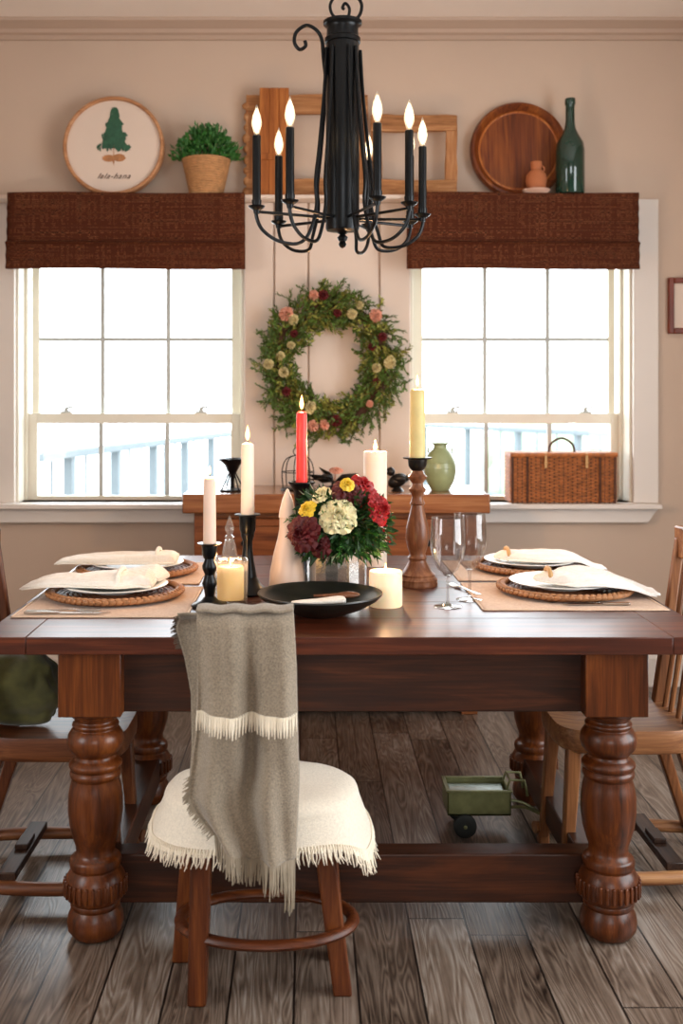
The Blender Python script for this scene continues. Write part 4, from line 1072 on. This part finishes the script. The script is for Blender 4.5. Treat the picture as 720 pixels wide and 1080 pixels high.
for k in range(28):
    a = random.uniform(-.9, 1.6) ; L = random.uniform(.12, .165); p = cen + Vector((math.cos(a) * L * .9, -.03 + random.uniform(-.04, .04), math.sin(a) * L * .72)); b.ball(p, .0035, 8, 5); b.tube([cen + (p - cen) * .6, p], .0007, 4)
b.build('berry_sprays', M['redpetal'], t)
b = MB()
for k in range(9): b.tube([(.04 * math.cos(k), .04 * math.sin(k), .06), (.02 * math.cos(k + 2), .02 * math.sin(k + 2), -.09)], .003, 6)
b.build('stems', M['leaf'], t)

# wine glasses
def wineglass(label, loc, rz=0):
    t = thing('wine_glass', label, 'glass', loc, rz, 'stemmed glasses right of the candles')
    MB().lathe([(0, .001), (.037, 0), (.0385, .0015), (.036, .003), (.012, .006), (.006, .012)], 48).build('foot', M['wine'], t)
    MB().lathe([(.006, .010), (.0045, .03), (.004, .06), (.005, .078), (.009, .088)], 24).build('stem', M['wine'], t)
    MB().lathe([(0, .084), (.01, .087), (.028, .105), (.043, .135), (.0485, .165), (.0485, .2), (.0450, .248), (.0438, .248), (.0473, .2), (.0472, .165), (.0418, .136), (.0275, .108), (.009, .09), (0, .088)], 56).build('bowl', M['wine'], t)
    return t
wineglass('clear wine glass standing nearest the short white pillar candle', (W(472, 2.90), 2.90, TZ))
wineglass('clear wine glass set behind, touching the near right placemat', (W(495, 3.0), 3.0, TZ))

# ------------------------------------------------------------------ chandelier
CX, CY = .10, 3.05
t = thing('chandelier', 'black iron chandelier with eight lit candle bulbs hanging over the table', 'chandelier', (CX, CY, 1.79))
zo = 1.79
MB().lathe([(0, .02), (.012, .02), (.016, .03), (.008, .038), (.02, .046), (.047, .05), (.049, .056), (.0485, .6), (.048, .602)], 40).build('column', M['iron'], t)
MB().lathe([(.046, .595), (.052, .598), (.053, .61), (.047, .615), (.046, .64), (.049, .648), (.056, .652), (.057, .66), (.03, .668), (0, .67)], 40).build('collar', M['iron'], t)
MB().lathe([(0, -.002), (.008, .002), (.012, .01), (.008, .018), (.012, .022), (0, .024)], 16).build('finial', M['iron'], t)
b = MB()
b.tube(spline([(.0, 0, .665), (-.028, 0, .68), (-.036, 0, .71), (-.02, 0, .74), (-.01, 0, .755), (-.015, 0, .79)], 7), .0045, 8)
b.tube(spline([(.0, 0, .665), (.016, 0, .675), (.02, 0, .70), (.008, 0, .715), (.0, 0, .702), (.006, 0, .697)], 7), .0045, 8)
b.tube(spline([(-.008, 0, .735), (.01, 0, .745), (.035, 0, .74), (.055, 0, .715), (.052, 0, .685), (.036, 0, .664)], 7), .005, 8)
b.build('top_scroll', M['iron'], t)
for k in range(16):
    z = .79 + k * .034
    if zo + z > ZC - .03: break
    b = MB(); pts = []
    for i in range(16):
        a = 2 * PI * i / 16; pts.append(((.011 * math.cos(a) if k % 2 else 0) - .015, (0 if k % 2 else .011 * math.cos(a)), z + .022 * math.sin(a)))
    b.tube(pts, .0032, 6, closed=True); b.build('chain_link', M['iron'], t)
MB().lathe([(0, ZC - zo - .04), (.03, ZC - zo - .035), (.055, ZC - zo - .012), (.06, ZC - zo), (0, ZC - zo)], 32, cx=-.015).build('ceiling_rose', M['iron'], t)
zc = .098   # cup height above base
arms = [(-.245, -.12), (-.19, .13), (-.15, -.205), (.088, .19), (.085, -.25), (.178, -.175), (.235, .01), (.21, .125)]
for i, (ax_, ay) in enumerate(arms):
    R_ = math.hypot(ax_, ay); ux, uy = ax_ / R_, ay / R_
    def q(r, z): return (ux * r, uy * r, z)
    pts = [q(R_, zc), q(R_ * 1.0, zc - .03), q(R_ * .93, zc - .065), q(R_ * .75, zc - .092), q(R_ * .52, zc - .094), q(.105, zc - .055), q(.085, zc + .02), q(.088, zc + .09), q(.075, zc + .2), q(.06, zc + .35), q(.052, zc + .48)]
    a = MB(); a.tube(spline(pts, 6), .0052, 8)
    a.tube([q(.03, zc - .014), q(R_, zc - .014)], .0045, 8)
    ao = a.build('arm', M['iron'], t)
    MB().lathe([(0, zc - .022), (.008, zc - .02), (.01, zc - .01), (.022, zc - .002), (.024, zc + .002), (.013, zc + .004), (.014, zc + .018), (.0, zc + .018)], 24, ax_, ay).build('drip_cup', M['iron'], ao)
    MB().lathe([(0, zc + .0), (.0118, zc + .0), (.0118, zc + .199), (.008, zc + .202), (0, zc + .202)], 24, ax_, ay).build('candle_sleeve', M['iron'], ao)
    zb = zc + .2
    MB().lathe([(.006, zb), (.008, zb + .008), (.0135, zb + .026), (.0145, zb + .036), (.011, zb + .056), (.0055, zb + .072), (.002, zb + .084), (0, zb + .088)], 20, ax_, ay).build('bulb_glass', M['bulbglass'], ao, label='clear flame-shaped bulb glass')
    MB().lathe([(0, zb + .006), (.004, zb + .012), (.0085, zb + .028), (.0095, zb + .038), (.007, zb + .055), (.003, zb + .07), (0, zb + .076)], 16, ax_, ay).build('bulb_filament', M['bulb'], ao, label='glowing bulb filament')
b = MB(); b.tube(spline([(-.05, -.015, .5), (-.056, -.015, .55), (-.06, -.015, .6), (-.075, -.015, .63), (-.105, -.015, .645), (-.135, -.015, .625), (-.14, -.015, .595), (-.125, -.015, .575), (-.108, -.015, .585), (-.11, -.015, .6)], 8), .0055, 8)
b.build('side_scroll', M['iron'], t)

# ------------------------------------------------------------------ low-backed chair at the front, cover and throw
SCX, SCY = -.108, 2.42
t = thing('low_back_stool', 'wooden stool chair at the table front, draped with a taupe throw', 'stool', (SCX, SCY, 0))
def tleg(p0, p1, w0, w1, mat, nm='leg', par=None):
    p0, p1 = Vector(p0), Vector(p1)
    s_ = lambda c, w: [(c.x - w, c.y - w, c.z), (c.x + w, c.y - w, c.z), (c.x + w, c.y + w, c.z), (c.x - w, c.y + w, c.z)]
    MB().loft([s_(p0, w0), s_(p0.lerp(p1, .5), (w0 + w1) / 2), s_(p1, w1)]).build(nm, mat, par, bevel=.005)
for (fx, fyy, tx, ty) in ((-.14, -.09, -.13, -.075), (.186, -.05, .135, -.03), (-.197, .09, -.16, .07), (.18, .1, .14, .08)):
    tleg((fx, fyy, 0), (tx, ty, .405), .021, .024, M['stool'], 'leg', t)
b = MB(); b.tube([(.012 + .2 * math.cos(2 * PI * i / 48), .0 + .122 * math.sin(2 * PI * i / 48), .143) for i in range(48)], .015, 10, closed=True, flat=.8)
b.build('ring_stretcher', M['stool_x'], t)
def selp(a, b_, n=48, p=.75): return [(a * abs(math.cos(2 * PI * i / n)) ** p * math.copysign(1, math.cos(2 * PI * i / n)), b_ * abs(math.sin(2 * PI * i / n)) ** p * math.copysign(1, math.sin(2 * PI * i / n))) for i in range(n)]
MB().loft([[(x * k, y * k, z) for x, y in selp(.21, .15)] for k, z in ((.97, .375), (1, .385), (1, .41), (.98, .418))]).build('seat', M['stool_x'], t)
MB().loft([[(x * k, y * k, z) for x, y in selp(.215, .155)] for k, z in ((.98, .416), (1, .425), (.99, .438), (.9, .45), (.7, .456), (.3, .458))]).build('seat_pad', M['cream'], t)
for x in (-.1, .05): tleg((x * .8 + .01, -.155, .39), (x, -.205, .86), .014, .012, M['stool'], 'back_post', t)
MB().box(-.118, .068, -.212, -.192, .80, .866).build('back_rail', M['stool_x'], t, bevel=.006)

# seat cover
t = thing('fringed_seat_cover', 'cream woven cloth with fringed edges covering the stool seat', 'seat cover', (SCX, SCY, .0))
def cover(u, v):
    a = 2 * PI * u; ca, sa = math.cos(a), math.sin(a)
    ex = (abs(ca) ** .8) * math.copysign(1, ca); ey = (abs(sa) ** .8) * math.copysign(1, sa)
    ripple = math.sin(a * 9 + 1) * .5 + math.sin(a * 5) * .5
    if v < .6:
        k = v / .6; r = math.sin(k * PI / 2) ** .9; z = .47 - .036 * k ** 3.2; x, y = ex * .225 * r, ey * .166 * r
    else:
        k = (v - .6) / .4; drop = .06 + .008 * math.sin(a * 2 + .5) + .055 * max(0, math.cos(a - .12 + .4)) ** 10
        x = ex * (.225 + .032 * k + .004 * ripple * k); y = ey * (.166 + .02 * k + .004 * ripple * k); z = .434 - drop * k - .006 * (1 - (1 - k) ** 2)
        z += 0
    z += .002 * mnoise.noise((x * 20, y * 20, 3))
    return (x, y, z)
MB().grid(cover, 120, 36, wrapu=True).build('cloth', M['cream'], t, recalc=False, angle=80)
b = MB()
for i in range(260):
    u = i / 260 + random.uniform(-.001, .001); p = Vector(cover(u, 1)); q_ = Vector((p.x, p.y, 0)).normalized() * random.uniform(.0, .014)
    L = random.uniform(.022, .032) * (1.35 if abs(u - .955) < .05 else 1)
    b.tube([p + Vector((0, 0, .006)), p + q_ * .5 + Vector((random.uniform(-.003, .003), 0, -L * .5)), p + q_ + Vector((random.uniform(-.005, .005), 0, -L))], [.0022, .0018, .0008], 5)
b.build('fringe', M['creamthread'], t, kind='stuff')
b = MB()
for i in range(200):
    u = i / 200; p = Vector(cover(u, .92)); p2 = Vector(cover(u + random.uniform(-.002, .002), 1)); o_ = Vector((p.x, p.y, 0)).normalized() * .003
    b.tube([p + o_, p2 + o_ + Vector((0, 0, -.004))], .0018, 4)
b.build('knotted_border', M['creamthread'], t, kind='stuff')

# throw over the low back
YT = SCY - .202
t = thing('fringed_throw', 'taupe linen throw with a cream fringe band hanging over the stool back', 'throw blanket', (0, 0, 0))
def xl(py, px, d): return W(px, d)
LE = [(645, 207), (680, 208), (740, 208), (770, 206), (820, 200), (848, 198), (870, 206), (905, 226)]   # left edge
RE = [(645, 309), (700, 312), (760, 313), (820, 315), (870, 313), (905, 311)]
def ip(tab, y):
    if y <= tab[0][0]: return tab[0][1]
    for (a, b_), (c, d_) in zip(tab, tab[1:]):
        if y <= c: return b_ + (d_ - b_) * (y - a) / (c - a)
    return tab[-1][1]
def folds(u, v):
    return .022 * math.sin(u * 12 + .6 + v * 1.2) * min(1, v * 2 + .25) + .009 * math.sin(u * 25 + 2 - v * 3) * min(1, v * 2 + .1) + .012 * mnoise.noise((u * 4, v * 5, 1))
def sheet(u, v, y0=645, y1=905, off=0.0):
    py = y0 + (y1 - y0) * v; dd = YT - .034 - off - .012 * v
    x = ip(LE, py) + (ip(RE, py) - ip(LE, py)) * u
    V = (py - 645) / 260
    y = dd + folds(u, V) - .018 * math.sin(PI * u) * .5
    z = H(py, YT - .03)
    if V < .06:      # roll over the rail
        k = 1 - V / .06; y += (1 - math.cos(k * PI / 2)) * .04; z -= (1 - math.sin((1 - k) * PI / 2)) * .006 * 0
    return (W(x, YT - .03), y, z)
def lower(u, v):
    x, y, z = sheet(u, v, 745, 905)
    # hem cut slanting up to the left
    cut = .0
    if v > .55: z += max(0, (.42 - u)) * .11 * (v - .55) / .45
    return (x, y + .006, z)
lo = MB(); lo.grid(lower, 60, 60)
lo.build('lower_layer', M['linen'], t, solid=.004, recalc=False, angle=80)
MB().grid(lambda u, v: sheet(u, v, 645, 752, .002), 60, 40).build('upper_layer', M['linen'], t, solid=.005, recalc=False, angle=80)
# cream fringe band
b = MB()
MB_ = MB().grid(lambda u, v: sheet(u, v, 746, 753, .006), 60, 2); MB_.build('cream_heading', M['cream'], t, solid=.003, recalc=False)
for i in range(52):
    u = (i + .5) / 52; p = Vector(sheet(u, 1, 745, 750, .007)); q_ = Vector(sheet(min(1, max(0, u + .012 * math.sin(i * 2.1))), 1, 745, 770 + random.uniform(-2, 2), .010))
    b.tube([p, (p + q_) / 2 + Vector((0, -.003, 0)), q_], [.002, .0026, .0012], 5)
b.build('cream_fringe', M['creamthread'], t, kind='stuff')
# bottom fringe
b = MB()
for i in range(70):
    u = (i + .5) / 70; p = Vector(lower(u, 1)); L = random.uniform(.045, .06) + (.045 if u > .86 else 0) + (.012 if u > .6 else 0)
    jx = random.uniform(-.006, .006)
    b.tube([p + Vector((0, 0, .004)), p + Vector((jx * .5, random.uniform(-.003, .003), -L * .5)), p + Vector((jx, random.uniform(-.005, .005), -L))], [.0022, .002, .0009], 5)
for i in range(60):
    v = .48 + .52 * i / 60; p = Vector(lower(0, v)); b.tube([p, p + Vector((-random.uniform(.008, .016), random.uniform(-.004, .002), -random.uniform(.006, .016)))], [.0018, .0007], 4)
b.build('bottom_fringe', M['taupethread'], t, kind='stuff')
# back flap seen at the left, falling behind
LB = [(655, 188), (668, 183), (700, 192), (740, 199), (800, 200), (846, 197)]
def back(u, v):
    py = 648 + (846 - 648) * v; k = YT + .03 + .01 * v
    x = ip(LB, py) + (300 - ip(LB, py)) * u
    y = k + .006 * math.sin(u * 15 + v * 3) 
    if v < .06: y -= (1 - v / .06) * .045
    return (W(x, YT), y, H(py, YT - .03) - .002)
MB().grid(back, 50, 40).build('back_layer', M['linen'], t, solid=.004, recalc=False, angle=80)
MB().grid(lambda u, v: (W(207 + 102 * u, YT - .03), YT - .034 + .068 * v, H(645, YT - .03) + .006 * math.sin(PI * v) + .002 * math.sin(u * 20)), 40, 10).build('top_fold', M['linen'], t, solid=.005, recalc=False, angle=80)
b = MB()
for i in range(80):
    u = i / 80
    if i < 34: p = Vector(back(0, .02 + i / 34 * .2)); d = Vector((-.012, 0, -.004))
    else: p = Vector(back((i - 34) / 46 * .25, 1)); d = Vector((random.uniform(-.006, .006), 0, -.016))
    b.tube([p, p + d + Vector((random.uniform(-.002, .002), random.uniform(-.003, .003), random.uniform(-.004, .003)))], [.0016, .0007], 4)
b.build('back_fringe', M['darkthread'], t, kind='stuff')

# ------------------------------------------------------------------ end chairs
def end_chair(label, mx, mz, loc, rz):
    """local: +x points away from the table (backrest side)"""
    t = thing('wooden_chair', label, 'chair', loc, rz)
    # dished seat plank
    def out(k, z):
        pts = []
        n = 48
        for i in range(n):
            a = 2 * PI * i / n; x = .195 * abs(math.cos(a)) ** .45 * math.copysign(1, math.cos(a)); y = .165 * abs(math.sin(a)) ** .45 * math.copysign(1, math.sin(a))
            pts.append((x * k, y * k, z))
        return pts
    MB().loft([out(.95, .375), out(.99, .382), out(1, .395), out(1, .43), out(.985, .44), out(.9, .438), out(.6, .43), out(.2, .429)]).build('seat', mx, t)
    for (x, y, fx, fy_) in ((-.15, -.12, -.175, -.135), (-.15, .12, -.175, .135), (.15, -.12, .265, -.135), (.15, .12, .265, .135)):
        tleg((fx, fy_, .03), (x, y, .385), .014, .02, mz, 'leg', t)
    for s_ in (-1, 1):
        MB().tube(spline([(-.2, s_ * .15, .05), (-.1, s_ * .172, .048), (.0, s_ * .18, .046), (.15, s_ * .172, .048), (.3, s_ * .145, .05)], 5), .02, 10, flat=.9).build('floor_rail', mx, t)
        tleg((-.175, s_ * .14, 0), (-.175, s_ * .14, .05), .016, .016, mz, 'foot', t); tleg((.265, s_ * .14, 0), (.265, s_ * .14, .05), .016, .016, mz, 'foot', t)
    b = MB(); b.box(.09, .14, -.17, .17, .062, .085); b.box(.095, .132, -.05, .03, .085, .10); b.build('cross_stretcher', M['darkwood'], t, bevel=.003)
    for y in (-.13, .135):
        tleg((.165, y, .42), (.235, y, .93), .016, .013, mz, 'back_post', t)
    for y in (-.08, -.03, .03, .08):
        MB().tube([(.17, y, .43), (.205, y, .66), (.235, y, .9)], [.008, .009, .007], 8).build('spindle', mz, t)
    MB().loft([[(.222 + .0, -.15, z) , (.25, -.15, z), (.265, 0, z), (.25, .15, z), (.222, .15, z), (.238, 0, z)] for z in (.87, .9, .95, .965)]).build('crest_rail', mx, t, bevel=.005)
    return t
end_chair('light wooden chair tucked in at the right end of the table', M['chair_x'], M['chair_z'], (.885, 3.01, 0), 0)
end_chair('dark wooden chair at the left end of the table with an olive cushion', M['dchair_x'], M['dchair_z'], (-.69, 2.95, 0), PI)
# olive cushion
t = thing('olive_cushion', 'crumpled olive green velvet cushion on the left chair', 'cushion', (-.80, 2.93, .437), .1)
def cush(u, v):
    a = 2 * PI * u; p = PI * v - PI / 2
    cx = math.copysign(abs(math.cos(a)) ** .6, math.cos(a)); cy = math.copysign(abs(math.sin(a)) ** .6, math.sin(a)); cp = max(0, math.cos(p)) ** .6
    x, y, z = .12 * cx * cp, .075 * cy * cp, .1 + .1 * math.sin(p)
    n_ = .03 * mnoise.noise((x * 11, y * 11, z * 16)) + .022 * (abs(mnoise.noise((x * 22, y * 22, z * 22))) - .2)
    return (x * (1 + n_ * 6) - .22 * (z - .0) * .5, y * (1 + n_ * 8), max(.0, z * (1 + n_ * 2)))
MB().grid(cush, 64, 40, wrapu=True).build('cushion_cover', M['olive'], t, angle=80)
MB().tube([Vector(cush(.0 + .5 * (i > 20), 0.2 + .6 * (i % 21) / 20)) for i in range(21)], .003, 6).build('piping', M['olive'], t)

# ------------------------------------------------------------------ toy wagon
t = thing('toy_wagon', 'small olive green metal two-wheeled toy trailer on the floor under the table', 'toy', (W(502, 3.27), 3.27, 0), 0)
z0, z1 = .065, .138
b = MB(); w, d, q = .098, .062, .006
b.box(-w, w, -d, d, z0, z0 + .008); b.box(-w, w, -d, -d + q, z0, z1); b.box(-w, w, d - q, d, z0, z1); b.box(-w, -w + q, -d, d, z0, z1); b.box(w - q, w, -d, d, z0, z1)
b.build('trailer_tub', M['toygreen'], t, bevel=.002)
b = MB()
for (a, c, e, f_) in ((-w - .004, w + .004, -d - .004, -d + .008), (-w - .004, w + .004, d - .008, d + .004), (-w - .004, -w + .008, -d, d), (w - .008, w + .004, -d, d)): b.box(a, c, e, f_, z1 - .002, z1 + .005)
b.build('rolled_rim', M['toygreen'], t, bevel=.002)
MB().box(-w + .012, w - .012, -d + .012, d - .012, z1 - .03, z1 - .012).build('pale_load', M['toyliner'], t, bevel=.003)
for s_ in (-1, 1):
    mm = Matrix.Translation((-.045, s_ * .066, .036)) @ Matrix.Rotation(PI / 2, 4, 'X')
    wh = MB().lathe([(.018, -.012), (.03, -.012), (.035, -.008), (.036, 0), (.035, .008), (.03, .012), (.018, .012)], 32, mat=mm).build('tyre', M['rubber'], t)
    MB().lathe([(0, -.013), (.012, -.0135), (.021, -.012), (.0215, .012), (.01, .009), (.006, .012), (0, .013)], 24, mat=mm).build('wheel_hub', M['toygreen'], wh)
MB().tube([(-.045, -.066, .036), (-.045, .066, .036)], .004, 8).build('axle', M['iron'], t)
MB().box(-.06, -.03, -.05, .05, .036, .066).build('axle_block', M['toygreen'], t, bevel=.002)
b = MB(); b.tube(spline([(w, -.03, .08), (w + .05, -.02, .075), (w + .1, -.005, .05), (w + .13, 0, .03)], 5), .005, 8); b.tube(spline([(w, .03, .08), (w + .05, .02, .075), (w + .1, .005, .05), (w + .13, 0, .03)], 5), .005, 8)
b.build('drawbar', M['toygreen'], t)
b = MB(); b.tube([(w - .01, -.04, z1), (w + .0, -.04, z1 + .03), (w + .045, -.04, z1 + .028), (w + .055, -.04, z1 - .02)], .0042, 8); b.tube([(w - .01, .03, z1), (w + .0, .03, z1 + .03), (w + .045, .03, z1 + .028), (w + .055, .03, z1 - .02)], .0042, 8)
b.tube([(w, -.04, z1 + .03), (w, .03, z1 + .03)], .004, 8)
b.build('hand_rail', M['toygreen'], t)
MB().lathe([(0, 0), (.028, 0), (.03, .006), (.03, .018), (.012, .024), (0, .024)], 24, w + .125, 0).build('jockey_foot', M['toygreen'], t)

# ------------------------------------------------------------------ light, sky, camera
w = bpy.data.worlds.new('overcast_sky'); sc.world = w; w.use_nodes = True
nt = w.node_tree; bg = nt.nodes['Background']; bg.inputs[0].default_value = (.93, .97, 1.0, 1); bg.inputs[1].default_value = 8.2
def portal(name, loc, sx, sy, rot):
    l = bpy.data.lights.new(name, 'AREA'); l.shape = 'RECTANGLE'; l.size = sx; l.size_y = sy; l.cycles.is_portal = True
    o = bpy.data.objects.new(name, l); C.objects.link(o); o.location = loc; o.rotation_euler = rot; return o
for n_, (a, c) in (('left_window_portal', WL), ('right_window_portal', WR)):
    portal(n_, ((a + c) / 2, 5.13, (WZ0 + WZ1) / 2), c - a, WZ1 - WZ0, (-PI / 2, 0, 0))
portal('front_opening_portal', ((OX0 + OX1) / 2, YF - .12, (OZ0 + OZ1) / 2), OX1 - OX0, OZ1 - OZ0, (PI / 2, 0, 0))

portal('left_opening_portal', (XL - .12, (LO[0] + LO[1]) / 2, (LO[2] + LO[3]) / 2), LO[3] - LO[2], LO[1] - LO[0], (0, -PI / 2, 0))
portal('right_opening_portal', (XR + .12, (RO[0] + RO[1]) / 2, (RO[2] + RO[3]) / 2), RO[3] - RO[2], RO[1] - RO[0], (0, PI / 2, 0))
cam = bpy.data.cameras.new('camera'); co = bpy.data.objects.new('camera', cam); C.objects.link(co)
co.location = (0, 0, EYE); co.rotation_euler = (PI / 2, 0, 0)
cam.sensor_fit = 'HORIZONTAL'; cam.sensor_width = 36; cam.lens = 55.0
cam.shift_x = 35 / 720; cam.shift_y = -120 / 720
cam.dof.use_dof = True; cam.dof.focus_distance = 2.9; cam.dof.aperture_fstop = 5.0
sc.camera = co
sc.view_settings.view_transform = 'Standard'; sc.view_settings.look = 'None'; sc.view_settings.exposure = 0.0; sc.view_settings.gamma = 1.0
sc.view_settings.use_curve_mapping = False
sc.cycles.use_denoising = True
sc.cycles.max_bounces = 10; sc.cycles.diffuse_bounces = 5; sc.cycles.transparent_max_bounces = 16; sc.cycles.glossy_bounces = 4
sc.cycles.caustics_reflective = False; sc.cycles.caustics_refractive = False
sc.cycles.sample_clamp_indirect = 6
